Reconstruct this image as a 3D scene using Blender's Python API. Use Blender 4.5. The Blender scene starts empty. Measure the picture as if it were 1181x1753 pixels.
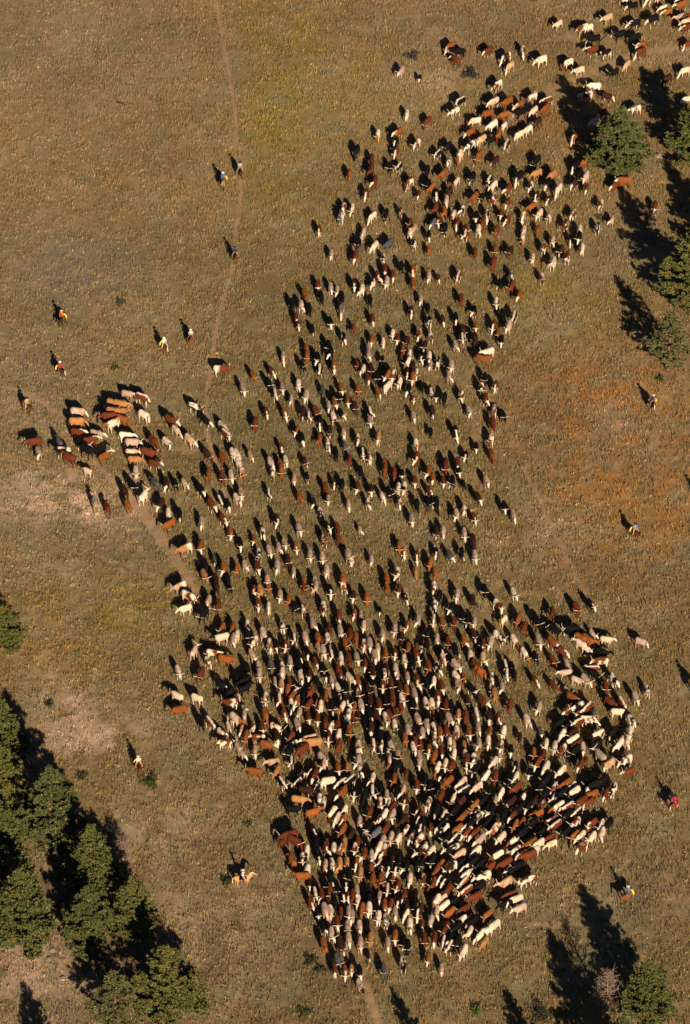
import bpy, bmesh, math, random
import numpy as np
from mathutils import Vector, Matrix

# ------------------------------------------------------------------ camera, world, sun, exposure
SC = bpy.context.scene
COL = SC.collection
F_PX, CX, CY, CAM_Z = 6660.0, 590.5, 876.5, 450.0       # focal length in source pixels; slant distance to the middle
PITCH = math.radians(42)
PC, PS = math.cos(PITCH), math.sin(PITCH)
CAM_H, CAM_B = CAM_Z * PS, CAM_Z * PC
cam = bpy.data.cameras.new("camera")
cam.sensor_fit = 'VERTICAL'
cam.sensor_height = 36.0
cam.sensor_width = 24.26
cam.lens = F_PX / 1753 * 36.0
cam.clip_start = 1.0
cam.clip_end = 20000
camo = bpy.data.objects.new("camera", cam)
COL.objects.link(camo)
camo.location = (0, -CAM_B, CAM_H)
camo.rotation_euler = (math.pi / 2 - PITCH, 0, 0)
SC.camera = camo

SUN_EL, SUN_AZ = math.radians(25.5), math.radians(16.5)
world = bpy.data.worlds.new("World")
SC.world = world
world.use_nodes = True
wn = world.node_tree.nodes
sky = wn.new('ShaderNodeTexSky')
sky.sky_type = 'NISHITA'
sky.sun_disc = False
sky.sun_elevation = SUN_EL
sky.sun_rotation = math.pi - SUN_AZ
sky.altitude = 3500
sky.air_density = 0.5          # thin, dry, clear highland air
sky.dust_density = 0.0
bg = wn['Background']
bg.inputs['Strength'].default_value = 0.05
world.node_tree.links.new(sky.outputs[0], bg.inputs[0])
sl = bpy.data.lights.new("sun", 'SUN')
sl.energy = 5.0
sl.angle = math.radians(0.5)
sl.color = (1.0, 0.84, 0.63)
so = bpy.data.objects.new("sun", sl)
COL.objects.link(so)
so.rotation_euler = (math.radians(90) - SUN_EL, 0, SUN_AZ)
so.location = (60, -200, 150)
SC.view_settings.view_transform = 'Standard'
SC.view_settings.look = 'None'
SC.view_settings.exposure = 0.58
SC.view_settings.gamma = 1.0

rng = np.random.default_rng(7)
random.seed(7)
SHV = np.array([-math.sin(SUN_AZ), math.cos(SUN_AZ)]) / math.tan(SUN_EL)   # shadow per metre of height


def ground_at(px, py, z=0.0):
    """the point at height z seen at a place of the photograph (source pixels)"""
    px = np.asarray(px, float); py = np.asarray(py, float)
    u = (px - CX) / F_PX; v = (CY - py) / F_PX
    dy = PC + v * PS; dz = -PS + v * PC
    t = (z - CAM_H) / dz
    return np.stack([u * t, -CAM_B + dy * t], -1)


def pix_of(X, Y, Z=0.0):
    dy = Y + CAM_B; dz = Z - CAM_H
    dep = dy * PC - dz * PS
    return CX + F_PX * X / dep, CY - F_PX * (dy * PS + dz * PC) / dep


# ------------------------------------------------------------------ helpers
def tag(o, label=None, cat=None, group=None, kind=None):
    if label: o['label'] = label
    if cat: o['category'] = cat
    if group: o['group'] = group
    if kind: o['kind'] = kind
    return o


def link(name, me, parent=None, mat=None):
    o = bpy.data.objects.new(name, me)
    COL.objects.link(o)
    if mat and not me.materials: me.materials.append(mat)
    if parent: o.parent = parent
    return o


def np_mesh(name, V, T, col=None, smooth=True, mat=None, attr='coat'):
    """mesh from arrays; T is (n,3) or (n,4)"""
    me = bpy.data.meshes.new(name)
    n, k = T.shape
    me.vertices.add(len(V)); me.loops.add(n * k); me.polygons.add(n)
    me.vertices.foreach_set('co', np.ascontiguousarray(V, np.float32).ravel())
    me.loops.foreach_set('vertex_index', np.ascontiguousarray(T, np.int32).ravel())
    me.polygons.foreach_set('loop_start', np.arange(0, n * k, k, dtype=np.int32))
    me.polygons.foreach_set('use_smooth', np.full(n, smooth))
    if col is not None:
        a = me.attributes.new(attr, 'FLOAT_COLOR', 'POINT')
        c4 = np.ones((len(V), 4), np.float32); c4[:, :3] = col
        a.data.foreach_set('color', c4.ravel())
    me.update(calc_edges=True)
    if mat: me.materials.append(mat)
    return me


def val_noise(x, y, seed):
    r = np.random.default_rng(seed)
    G = r.random((256, 256))
    xi = np.floor(x).astype(int); yi = np.floor(y).astype(int)
    fx = x - xi; fy = y - yi
    fx = fx * fx * (3 - 2 * fx); fy = fy * fy * (3 - 2 * fy)
    a = G[xi & 255, yi & 255]; b = G[(xi + 1) & 255, yi & 255]
    c = G[xi & 255, (yi + 1) & 255]; d = G[(xi + 1) & 255, (yi + 1) & 255]
    return (a * (1 - fx) + b * fx) * (1 - fy) + (c * (1 - fx) + d * fx) * fy


def fbm(x, y, scale, seed, octv=4):
    s = 0; a = 1; t = 0
    for i in range(octv):
        s = s + a * val_noise(x / scale * 2 ** i + 37.1 * i, y / scale * 2 ** i + 11.7 * i, seed + i)
        t += a; a *= .55
    return s / t


# ------------------------------------------------------------------ materials
def attr_mat(name, attr='coat', rough=.8, noise=None, bump=None, spec=.2):
    m = bpy.data.materials.new(name)
    m.use_nodes = True
    N, L = m.node_tree.nodes, m.node_tree.links
    b = N['Principled BSDF']
    b.inputs['Roughness'].default_value = rough
    b.inputs['Specular IOR Level'].default_value = spec
    at = N.new('ShaderNodeAttribute'); at.attribute_name = attr
    out = at.outputs['Color']
    tc = N.new('ShaderNodeTexCoord')
    if noise:
        sc, lo, hi = noise
        nz = N.new('ShaderNodeTexNoise'); nz.inputs['Scale'].default_value = sc
        nz.inputs['Detail'].default_value = 4
        L.new(tc.outputs['Object'], nz.inputs['Vector'])
        mr = N.new('ShaderNodeMapRange')
        mr.inputs['From Min'].default_value = .3; mr.inputs['From Max'].default_value = .7
        mr.inputs['To Min'].default_value = lo; mr.inputs['To Max'].default_value = hi
        L.new(nz.outputs['Fac'], mr.inputs['Value'])
        mx = N.new('ShaderNodeMix'); mx.data_type = 'RGBA'; mx.blend_type = 'MULTIPLY'
        mx.inputs['Factor'].default_value = 1
        L.new(out, mx.inputs['A']); L.new(mr.outputs[0], mx.inputs['B'])
        out = mx.outputs['Result']
    if bump:
        sc, st, di = bump
        nb = N.new('ShaderNodeTexNoise'); nb.inputs['Scale'].default_value = sc
        nb.inputs['Detail'].default_value = 5
        L.new(tc.outputs['Object'], nb.inputs['Vector'])
        bp = N.new('ShaderNodeBump'); bp.inputs['Strength'].default_value = st
        bp.inputs['Distance'].default_value = di
        L.new(nb.outputs['Fac'], bp.inputs['Height']); L.new(bp.outputs[0], b.inputs['Normal'])
    L.new(out, b.inputs['Base Color'])
    return m


def flat_mat(name, rgb, rough=.7, var=.25, scale=9):
    m = bpy.data.materials.new(name)
    m.use_nodes = True
    N, L = m.node_tree.nodes, m.node_tree.links
    b = N['Principled BSDF']
    b.inputs['Roughness'].default_value = rough
    b.inputs['Specular IOR Level'].default_value = .2
    tc = N.new('ShaderNodeTexCoord')
    nz = N.new('ShaderNodeTexNoise'); nz.inputs['Scale'].default_value = scale
    L.new(tc.outputs['Object'], nz.inputs['Vector'])
    r = N.new('ShaderNodeValToRGB')
    r.color_ramp.elements[0].position = .3; r.color_ramp.elements[1].position = .7
    r.color_ramp.elements[0].color = [c * (1 - var) for c in rgb] + [1]
    r.color_ramp.elements[1].color = [min(1, c * (1 + var)) for c in rgb] + [1]
    L.new(nz.outputs['Fac'], r.inputs[0]); L.new(r.outputs[0], b.inputs['Base Color'])
    return m


M_COAT = attr_mat("hide", rough=.8, noise=(11, .76, 1.18), bump=(8, .5, .05), spec=.1)
M_HORN = flat_mat("horn", (.62, .50, .33), .5)
M_GROUND = attr_mat("prairie_soil", attr='tint', rough=1, noise=(8, .72, 1.25), bump=(9, .9, .10), spec=.05)
M_GRASS = attr_mat("dry_grass", attr='tint', rough=.9, spec=.05)
M_LEAF = attr_mat("pine_needles", attr='tint', rough=.75, spec=.1)
M_BARK = flat_mat("bark", (.17, .10, .06), .95, .45, 6)
M_DEAD = flat_mat("dead_wood", (.28, .19, .14), .95, .3, 6)
M_ROCK = flat_mat("pale_rock", (.26, .22, .18), .95, .25, 4)
M_LEATHER = flat_mat("saddle_leather", (.09, .035, .014), .5)
M_YELLOW = flat_mat("yellow_oilskin", (.85, .50, .02), .45, .12)
M_CLOTH = attr_mat("rider_clothes", rough=.9, noise=(20, .85, 1.1))

# ------------------------------------------------------------------ the ground
TRAILS = [  # source-pixel polylines, half width (m), strength
    ([(366, -40), (372, 10), (382, 75), (395, 140), (404, 200), (403, 262), (414, 330), (404, 400), (401, 450), (386, 505),
      (371, 565), (366, 610), (354, 670), (354, 740), (372, 800), (395, 880)], .27, 1.0),
    ([(600, 1640), (625, 1690), (641, 1730), (662, 1790)], .5, 1.0),
    ([(-40, 645), (30, 668), (75, 692), (120, 722), (160, 790), (205, 838), (240, 880), (285, 945), (318, 985), (345, 1040)], .42, .95),
    ([(225, 850), (262, 900), (300, 958), (325, 990)], .85, .85),
    ([(895, 800), (928, 860), (948, 912), (985, 985), (1005, 1020)], .36, .45),
    ([(1240, 66), (1181, 80), (1128, 86), (1092, 92), (1040, 112), (985, 135), (930, 165), (880, 200)], .9, .8),
    ([(75, 1120), (100, 1185), (128, 1240), (175, 1290)], .6, .4),
    ([(1000, 640), (1100, 690), (1130, 740)], .3, .3),
]
PATCH = [  # x, y, radius px x, y, class, strength   (b bare, o orange, s sage, g green-yellow, d dark olive, u brighter base)
    (250, 150, 520, 330, 'u', .9), (1000, 780, 300, 260, 'u', .5), (150, 700, 260, 200, 'u', .4), (480, 200, 80, 190, 'g', .7), (620, 120, 120, 120, 'g', .4),
    (85, 850, 85, 36, 'b', 1.5), (165, 1262, 85, 60, 'b', 1.2), (270, 1430, 70, 40, 'b', .5), (420, 1580, 60, 40, 'b', .4), (110, 1195, 50, 50, 'b', .9), (60, 1690, 90, 50, 'b', .7), (215, 860, 60, 40, 'b', .6), (330, 1395, 60, 40, 'b', .3),
    (1060, 725, 60, 40, 'b', .45), (945, 900, 30, 40, 'b', .5), (850, 935, 40, 30, 'b', .3), (750, 125, 50, 30, 'b', .4),
    (60, 1650, 110, 70, 'b', .6), (1130, 95, 80, 16, 'b', .4), (300, 1560, 80, 60, 'b', .35), (40, 700, 60, 40, 'b', .2),
    (1010, 700, 150, 110, 'o', 1), (1010, 850, 130, 110, 'o', .8), (1120, 820, 120, 120, 'o', .7), (1090, 960, 120, 80, 'o', .4),
    (560, 20, 420, 90, 'o', .2), (110, 1110, 140, 60, 'o', .5), (940, 230, 60, 70, 'o', .6), (180, 1350, 100, 80, 'o', .3),
    (905, 520, 110, 70, 'g', 1), (480, 200, 70, 190, 'g', .8), (830, 430, 120, 60, 'g', .5), (230, 1040, 160, 110, 'g', .8),
    (120, 60, 200, 120, 's', .5), (130, 460, 140, 70, 's', 1), (60, 640, 90, 110, 's', .6), (100, 900, 160, 60, 's', .7),
    (1080, 430, 80, 60, 's', .7), (280, 930, 60, 70, 's', .5), (250, 700, 90, 60, 's', .5), (340, 1250, 80, 90, 's', .5),
    (960, 1560, 160, 60, 's', .6), (420, 1640, 140, 100, 's', .4), (1120, 1480, 90, 120, 's', .4), (480, 1480, 70, 120, 's', .4),
    (520, 800, 330, 280, 'd', .9), (640, 560, 260, 160, 'd', .7), (700, 1250, 420, 330, 'd', .8), (760, 300, 260, 160, 'd', .45),
    (90, 1500, 200, 240, 'd', .6), (560, 1710, 300, 60, 'd', .4), (1100, 1680, 200, 90, 'd', .5), (930, 1640, 200, 80, 'd', .4), (1120, 1340, 90, 160, 'd', .35),
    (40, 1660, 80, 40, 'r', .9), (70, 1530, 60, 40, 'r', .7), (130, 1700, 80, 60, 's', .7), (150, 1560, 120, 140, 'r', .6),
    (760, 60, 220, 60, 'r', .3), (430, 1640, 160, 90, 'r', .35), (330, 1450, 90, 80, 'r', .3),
]
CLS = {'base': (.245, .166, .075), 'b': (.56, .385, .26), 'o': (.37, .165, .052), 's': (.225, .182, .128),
       'g': (.265, .200, .050), 'd': (.170, .134, .061), 'r': (.15, .096, .072), 'u': (.296, .192, .090)}


def seg_dist(X, Y, pts):
    d = np.full(X.shape, 1e9)
    for (ax, ay), (bx, by) in zip(pts[:-1], pts[1:]):
        vx, vy = bx - ax, by - ay
        t = np.clip(((X - ax) * vx + (Y - ay) * vy) / (vx * vx + vy * vy), 0, 1)
        d = np.minimum(d, np.hypot(X - ax - t * vx, Y - ay - t * vy))
    return d


TR = [([tuple(ground_at(*p)) for p in pts], w, s) for pts, w, s in TRAILS]


def ground_tint(X, Y):
    """base colour of soil and growth, by place: what grows there, with a brighter base over the upper half"""
    px, py = pix_of(X, Y)
    wx = (fbm(X, Y, 7, 3) - .5) * 90; wy = (fbm(X, Y, 7, 9) - .5) * 90
    c = np.empty(X.shape + (3,)); c[:] = CLS['base']
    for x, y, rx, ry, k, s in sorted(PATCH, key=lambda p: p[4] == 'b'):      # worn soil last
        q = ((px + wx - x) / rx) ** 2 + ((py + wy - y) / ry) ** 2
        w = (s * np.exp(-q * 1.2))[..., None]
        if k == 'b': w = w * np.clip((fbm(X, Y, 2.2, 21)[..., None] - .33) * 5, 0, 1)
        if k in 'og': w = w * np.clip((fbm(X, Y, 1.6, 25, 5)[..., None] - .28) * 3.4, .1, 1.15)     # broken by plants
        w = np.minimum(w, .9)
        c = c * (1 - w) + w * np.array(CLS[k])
    # mottling of sage, straw and bare soil at several sizes
    n1 = fbm(X, Y, 3.0, 31)[..., None]; n2 = fbm(X, Y, 1.1, 41)[..., None]; n3 = fbm(X, Y, 12, 51)[..., None]
    w = np.clip((n1 - .52) * 5, 0, 1) * .55
    c = c * (1 - w) + w * np.array((.245, .210, .120))
    w = np.clip((n2 - .56) * 6, 0, 1) * .42
    c = c * (1 - w) + w * np.array((.40, .27, .135))
    w = np.clip((.42 - n2) * 6, 0, 1) * .4
    c = c * (1 - w) + w * np.array((.150, .125, .055))
    c = c * (.78 + .44 * n3)
    tw = np.zeros(X.shape)
    for pts, hw, s in TR:
        d = seg_dist(X, Y, pts) + (fbm(X, Y, .9, 61) - .5) * min(.5, hw)
        tw = np.maximum(tw, s * np.clip(1.3 - d / hw, 0, 1) * np.clip((fbm(X, Y, 1.7, 66) - .15) * 2.6, .4, .95))
    tw = tw[..., None]
    return c * (1 - tw) + tw * np.array((.40, .25, .135)), tw[..., 0]


def ground_h(X, Y):
    near = np.clip(1 - (np.hypot(X, Y - 10) - 190) / 100, 0, 1)
    return ((fbm(X, Y, .8, 71, 3) - .5) * (.15 - .09 * np.clip((Y - 5) / 60, 0, 1)) + (fbm(X, Y, 9, 81, 2) - .5) * .25) * near


def axis(lo, hi, step, far):
    mid = np.arange(lo, hi + step, step)
    g = np.geomspace(step, far, 34)
    return np.concatenate([(lo - np.cumsum(g))[::-1], mid, hi + step + np.cumsum(g)])


gx, gy = axis(-60, 60, .25, 900), axis(-96, 122, .27, 900)
GX, GY = np.meshgrid(gx, gy)
tint, _ = ground_tint(GX, GY)
V = np.stack([GX, GY, ground_h(GX, GY)], -1).reshape(-1, 3)
nx, ny = len(gx), len(gy)
idx = np.arange(nx * ny).reshape(ny, nx)
Q = np.stack([idx[:-1, :-1], idx[:-1, 1:], idx[1:, 1:], idx[1:, :-1]], -1).reshape(-1, 4)
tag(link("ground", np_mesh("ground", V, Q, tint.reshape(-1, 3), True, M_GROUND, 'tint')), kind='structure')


# grass and sagebrush: nobody could count them
def field_points(n, seed, margin=90):
    r = np.random.default_rng(seed)
    P = []
    tot = 0
    while tot < n:
        X = r.uniform(-62, 62, n); Y = r.uniform(-96, 125, n)
        px, py = pix_of(X, Y)
        k = (px > -margin) & (px < 1181 + margin) & (py > -margin) & (py < 1753 + margin)
        P.append(np.stack([X[k], Y[k]], -1)); tot += k.sum()
    return np.concatenate(P)[:n], r


def tufts(name, n, blades, h, spread, wid, seed, tintmix, bright, label):
    P, r = field_points(n, seed)
    c, tw = ground_tint(P[:, 0], P[:, 1])
    clump = fbm(P[:, 0], P[:, 1], 1.6, seed + 5)
    k = (tw < .35) & (r.random(n) < np.clip((clump - .28) * 3.2, 0.05, 1) * (1 if blades < 8 else 1 - .6 * np.clip((P[:, 1] - 5) / 50, 0, 1)))
    P, c = P[k], c[k]
    n = len(P)
    z = ground_h(P[:, 0], P[:, 1]) - .02
    size = r.uniform(.55, 1.25, n)
    tm, w = tintmix
    cc = (c * (1 - w) + w * np.array(tm)) * bright * np.exp(r.normal(0, .26, (n, 1)))
    ang = r.uniform(0, 2 * np.pi, (n, blades)); rad = np.sqrt(r.random((n, blades))) * spread * size[:, None]
    bx = P[:, :1] + np.cos(ang) * rad * .55; by = P[:, 1:] + np.sin(ang) * rad * .55
    hh = h * size[:, None] * r.uniform(.6, 1.15, (n, blades))
    tx = P[:, :1] + np.cos(ang) * rad * 1.5 + r.normal(0, .04, (n, blades)); ty = P[:, 1:] + np.sin(ang) * rad * 1.5
    fa = r.uniform(0, np.pi, (n, blades)); ww = wid * size[:, None] * r.uniform(.6, 1.3, (n, blades))
    dx, dy = np.cos(fa) * ww, np.sin(fa) * ww
    zz = np.repeat(z[:, None], blades, 1)
    V = np.stack([np.stack([bx - dx, by - dy, zz], -1), np.stack([bx + dx, by + dy, zz], -1),
                  np.stack([tx + dx * .25, ty + dy * .25, zz + hh], -1), np.stack([tx - dx * .25, ty - dy * .25, zz + hh * .95], -1)], 2)
    Cc = np.repeat(np.repeat(cc[:, None, None, :], blades, 1), 4, 2)
    m = n * blades
    me = np_mesh(name, V.reshape(-1, 3), np.arange(m * 4).reshape(-1, 4), Cc.reshape(-1, 3), False, M_GRASS, 'tint')
    tag(link(name, me), label, 'grass', kind='stuff')


tufts("grass", 330000, 4, .36, .08, .026, 101, ((.34, .225, .07), .22), 1.0, 'short dry golden grass tufts covering the open prairie')
tufts("sagebrush", 34000, 10, .25, .16, .055, 202, ((.25, .225, .14), .5), 1.0, 'low grey green sagebrush clumps scattered across the prairie')


# ------------------------------------------------------------------ shapes for animals and people
def ring_loft(bm, path, seg=10, cap=True):
    """closed tube; path of (centre, lateral radius, other radius)"""
    P = [Vector(p[0]) for p in path]
    rings = []
    for i, (c, a, b) in enumerate(path):
        t = (P[min(i + 1, len(P) - 1)] - P[max(i - 1, 0)]).normalized()
        lat = Vector((0, 1, 0)) if abs(t.z) > .75 else Vector((0, 0, 1)).cross(t).normalized()
        lat = (lat - t * lat.dot(t)).normalized()
        up = t.cross(lat)
        rings.append([bm.verts.new(P[i] + lat * (a * math.cos(k * 2 * math.pi / seg)) + up * (b * math.sin(k * 2 * math.pi / seg)))
                      for k in range(seg)])
    for r0, r1 in zip(rings[:-1], rings[1:]):
        for k in range(seg):
            bm.faces.new((r0[k], r0[(k + 1) % seg], r1[(k + 1) % seg], r1[k]))
    if cap:
        bm.faces.new(rings[0][::-1]); bm.faces.new(rings[-1])


def bm_mesh(name, bm, mat=None, smooth=True):
    bmesh.ops.recalc_face_normals(bm, faces=bm.faces)
    me = bpy.data.meshes.new(name)
    bm.to_mesh(me); bm.free()
    me.polygons.foreach_set('use_smooth', [smooth] * len(me.polygons))
    if mat: me.materials.append(mat)
    return me


def one_skin(bm, voxel, tris, smooth_it=6):
    """melts overlapping forms into ONE continuous surface; returns (verts, tris)"""
    me = bm_mesh("melt", bm)
    o = bpy.data.objects.new("melt", me); COL.objects.link(o)
    m = o.modifiers.new("r", 'REMESH'); m.mode = 'VOXEL'; m.voxel_size = voxel
    s = o.modifiers.new("s", 'SMOOTH'); s.factor = .5; s.iterations = smooth_it
    dg = bpy.context.evaluated_depsgraph_get(); dg.update()
    n = len(o.evaluated_get(dg).data.polygons) * 2
    d = o.modifiers.new("d", 'DECIMATE'); d.ratio = min(1, tris / max(n, 1)); d.use_collapse_triangulate = True
    dg = bpy.context.evaluated_depsgraph_get(); dg.update()
    ev = o.evaluated_get(dg).data
    ev.calc_loop_triangles()
    V = np.empty(len(ev.vertices) * 3, np.float32); ev.vertices.foreach_get('co', V)
    T = np.empty(len(ev.loop_triangles) * 3, np.int32); ev.loop_triangles.foreach_get('vertices', T)
    bpy.data.objects.remove(o); bpy.data.meshes.remove(me)
    return V.reshape(-1, 3).astype(float), T.reshape(-1, 3)


def turned(pts, x0, z0, yaw, drop):
    """neck and head: turn left or right and lower"""
    out = []
    for (x, y, z), a, b in pts:
        if x > x0:
            k = min(1, (x - x0) / .35)
            ca, sa = math.cos(yaw * k), math.sin(yaw * k)
            dx, dy = x - x0, y
            x, y = x0 + dx * ca - dy * sa, dx * sa + dy * ca
            z = z + drop * min(1, (math.hypot(x - x0, y)) / .5)
        out.append(((x, y, z), a, b))
    return out


def cow_form(yaw, drop, stride, tris):
    bm = bmesh.new()
    spine = [((-.90, 0, 1.06), .07, .10), ((-.84, 0, 1.04), .17, .22), ((-.66, 0, 1.03), .255, .285), ((-.40, 0, .98), .28, .31),
             ((-.05, 0, .93), .315, .355), ((.25, 0, .93), .30, .355), ((.50, 0, .97), .245, .34), ((.68, 0, 1.01), .17, .27),
             ((.86, 0, 1.07), .115, .185), ((1.01, 0, 1.12), .115, .14), ((1.12, 0, 1.12), .14, .13), ((1.26, 0, 1.01), .12, .11),
             ((1.42, 0, .86), .085, .085), ((1.48, 0, .80), .07, .07)]
    ring_loft(bm, turned(spine, .62, 1, yaw, drop), 14)
    for s in (-1, 1):
        d = stride * s
        ring_loft(bm, [((.44, .17 * s, .95), .10, .17), ((.46 + d * .3, .18 * s, .68), .08, .105), ((.46 + d * .7, .18 * s, .42), .055, .06),
                       ((.44 + d, .18 * s, .16), .042, .045), ((.46 + d, .18 * s, .05), .05, .06), ((.47 + d, .18 * s, -.02), .055, .07)], 8)
        d = -stride * s
        ring_loft(bm, [((-.62, .16 * s, 1.0), .11, .23), ((-.56 + d * .3, .19 * s, .76), .09, .16), ((-.66 + d * .6, .19 * s, .48), .055, .08),
                       ((-.62 + d * .9, .18 * s, .2), .042, .048), ((-.58 + d, .18 * s, .05), .05, .06), ((-.57 + d, .18 * s, -.02), .055, .07)], 8)
        ear = turned([((1.04, .10 * s, 1.13), .03, .045), ((1.02, .20 * s, 1.12), .035, .05), ((1.0, .29 * s, 1.09), .015, .02)], .62, 1, yaw, drop)
        ring_loft(bm, ear, 6)
    ring_loft(bm, [((-.88, 0, 1.12), .035, .035), ((-.95, 0, 1.02), .03, .03), ((-.96, .02, .75), .026, .026), ((-.95, .02, .5), .045, .045),
                   ((-.94, .02, .36), .02, .02)], 6)
    V, T = one_skin(bm, .034, tris)
    C = V.copy()                                    # the same places with the head straight and level, for the hide's pattern
    m = V[:, 0] > .62
    dx, dy = V[m, 0] - .62, V[m, 1]
    d = np.hypot(dx, dy); k = -yaw * np.minimum(1, d / .35)
    C[m, 0] = .62 + dx * np.cos(k) - dy * np.sin(k); C[m, 1] = dx * np.sin(k) + dy * np.cos(k)
    C[m, 2] -= drop * np.minimum(1, d / .5)
    V *= np.array((.88, 1.08, 1.28))
    return V, T, C


def horn_form(yaw, drop, span, lift, seed):
    bm = bmesh.new()
    for s in (-1, 1):
        pts = [((1.06, .06 * s, 1.22), .034, .034), ((1.06, .20 * s * (.5 + span), 1.25), .034, .034),
               ((1.08, .42 * span * s, 1.26 + lift * .3), .03, .03), ((1.12, .56 * span * s, 1.29 + lift * .7), .022, .022),
               ((1.17, .62 * span * s, 1.33 + lift), .007, .007)]
        ring_loft(bm, turned(pts, .62, 1, yaw, drop), 6)
    for v in bm.verts: v.co.x *= .88; v.co.z *= 1.28
    return bm_mesh("horns", bm, M_HORN)


POSES = [(0, 0, .10), (.12, -.10, -.14), (-.15, -.08, .16), (.5, -.05, .08), (-.55, -.06, -.1), (0, -.22, .15), (.15, -.62, .06), (-.1, .06, -.08)]
FORM = [cow_form(a, b, c, 1150) for a, b, c in POSES]
FORM_LO = [cow_form(a, b, c, 620) for a, b, c in POSES]
HORNS = [[horn_form(a, b, sp, li, 0) for sp, li in ((.72, .0), (.55, .12), (.88, .06))] for a, b, c in POSES]

HUE = {'W': (.71, .55, .395), 'L': (.46, .32, .235), 'C': (.52, .325, .19), 'T': (.36, .165, .058), 'O': (.235, .072, .016),
       'R': (.125, .030, .010), 'D': (.040, .014, .009), 'K': (.006, .005, .006), 'G': (.085, .078, .078)}
CREAM = np.array((.74, .59, .44))


def coat(code, P, r):
    """hide colours of one animal by place on its body"""
    b, suf = code[0], code[1:]
    base = np.array(HUE[b]) * r.uniform(.74, 1.12) * (1 + r.normal(0, .018, 3))
    c = np.repeat(base[None], len(P), 0)
    x, y, z = P[:, 0], P[:, 1], P[:, 2]
    ph = r.uniform(0, 6.28, 6)
    n = (np.sin(x * 4.1 + y * 3.3 + ph[0]) + np.sin(y * 6.2 - z * 4.0 + ph[1]) + np.sin(z * 5.1 + x * 6.7 + ph[2]) + .6 * np.sin(x * 11 + y * 9 + z * 8 + ph[3])) / 3.6
    mot = (1 + .10 * n + .06 * np.sin(x * 17 + ph[4]) * np.sin(z * 19 + y * 15 + ph[5]))[:, None]
    c = c * mot
    head = x + .25 * (z - 1.0) > .98
    if b in 'LWC' and suf == '':
        g = np.clip((.35 - np.abs(y)) * 1.6, 0, 1) * np.clip((z - .95) * 3, 0, 1) * (.25 if b == 'L' else .08)  # spine shading put into the colour of pale hides
        c = c * (1 - g[:, None] * np.array((.75, .75, .65)))
        c[head] = CREAM * .95
        if r.random() < .4:                                     # brindled or dusty flanks, coloured ears
            m = (n > .3) | ((np.abs(y) > .17) & (x > .9)); c[m] = c[m] * np.array((.72, .56, .48))
    if 'p' in suf:
        thr = r.uniform(-.05, .25)
        m = (n > thr) | (z < .5)
        if r.random() < .5: m = m | ((x < -.45 + r.uniform(-.1, .2)))
        if r.random() < .4: m = m | (head & (n > -.5))
        if r.random() < .25: m = (np.abs(y) < .12) & (z > 1.05) | (z < .6)
        c[m] = CREAM * mot[m] * r.uniform(.85, 1)
    if 'r' in suf or 'k' in suf:
        dark = np.array(HUE['K' if 'k' in suf else ('O' if r.random() < .6 else 'R')])
        m = x + .12 * n > r.uniform(.62, .9)
        c[m] = dark
        if r.random() < .35:
            m2 = (n > .42) & (x < .6); c[m2] = dark
        if r.random() < .35: c[x + .25 * (z - 1.0) > 1.12] = CREAM
    if 'b' in suf:
        c[x + .1 * n < -.25] = CREAM * .9
    if 'h' in suf or (suf == '' and b in 'ROD' and r.random() < .12):
        c[head & (np.abs(y) < .6)] = CREAM * .97
        if r.random() < .5: c[(z < .42)] = CREAM * .9
        if r.random() < .35: c[(np.abs(y) < .09) & (x > .35) & (x < .95) & (z > 1.1)] = CREAM
    elif b in 'KDG' and suf == '' and r.random() < .3:
        c[(x > 1.3)] = CREAM * .6
    c[(z < .05)] = (.05, .04, .03)
    if b not in 'KDG': c[(x > 1.40)] *= .7
    return np.clip(c, .004, .82)


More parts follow.
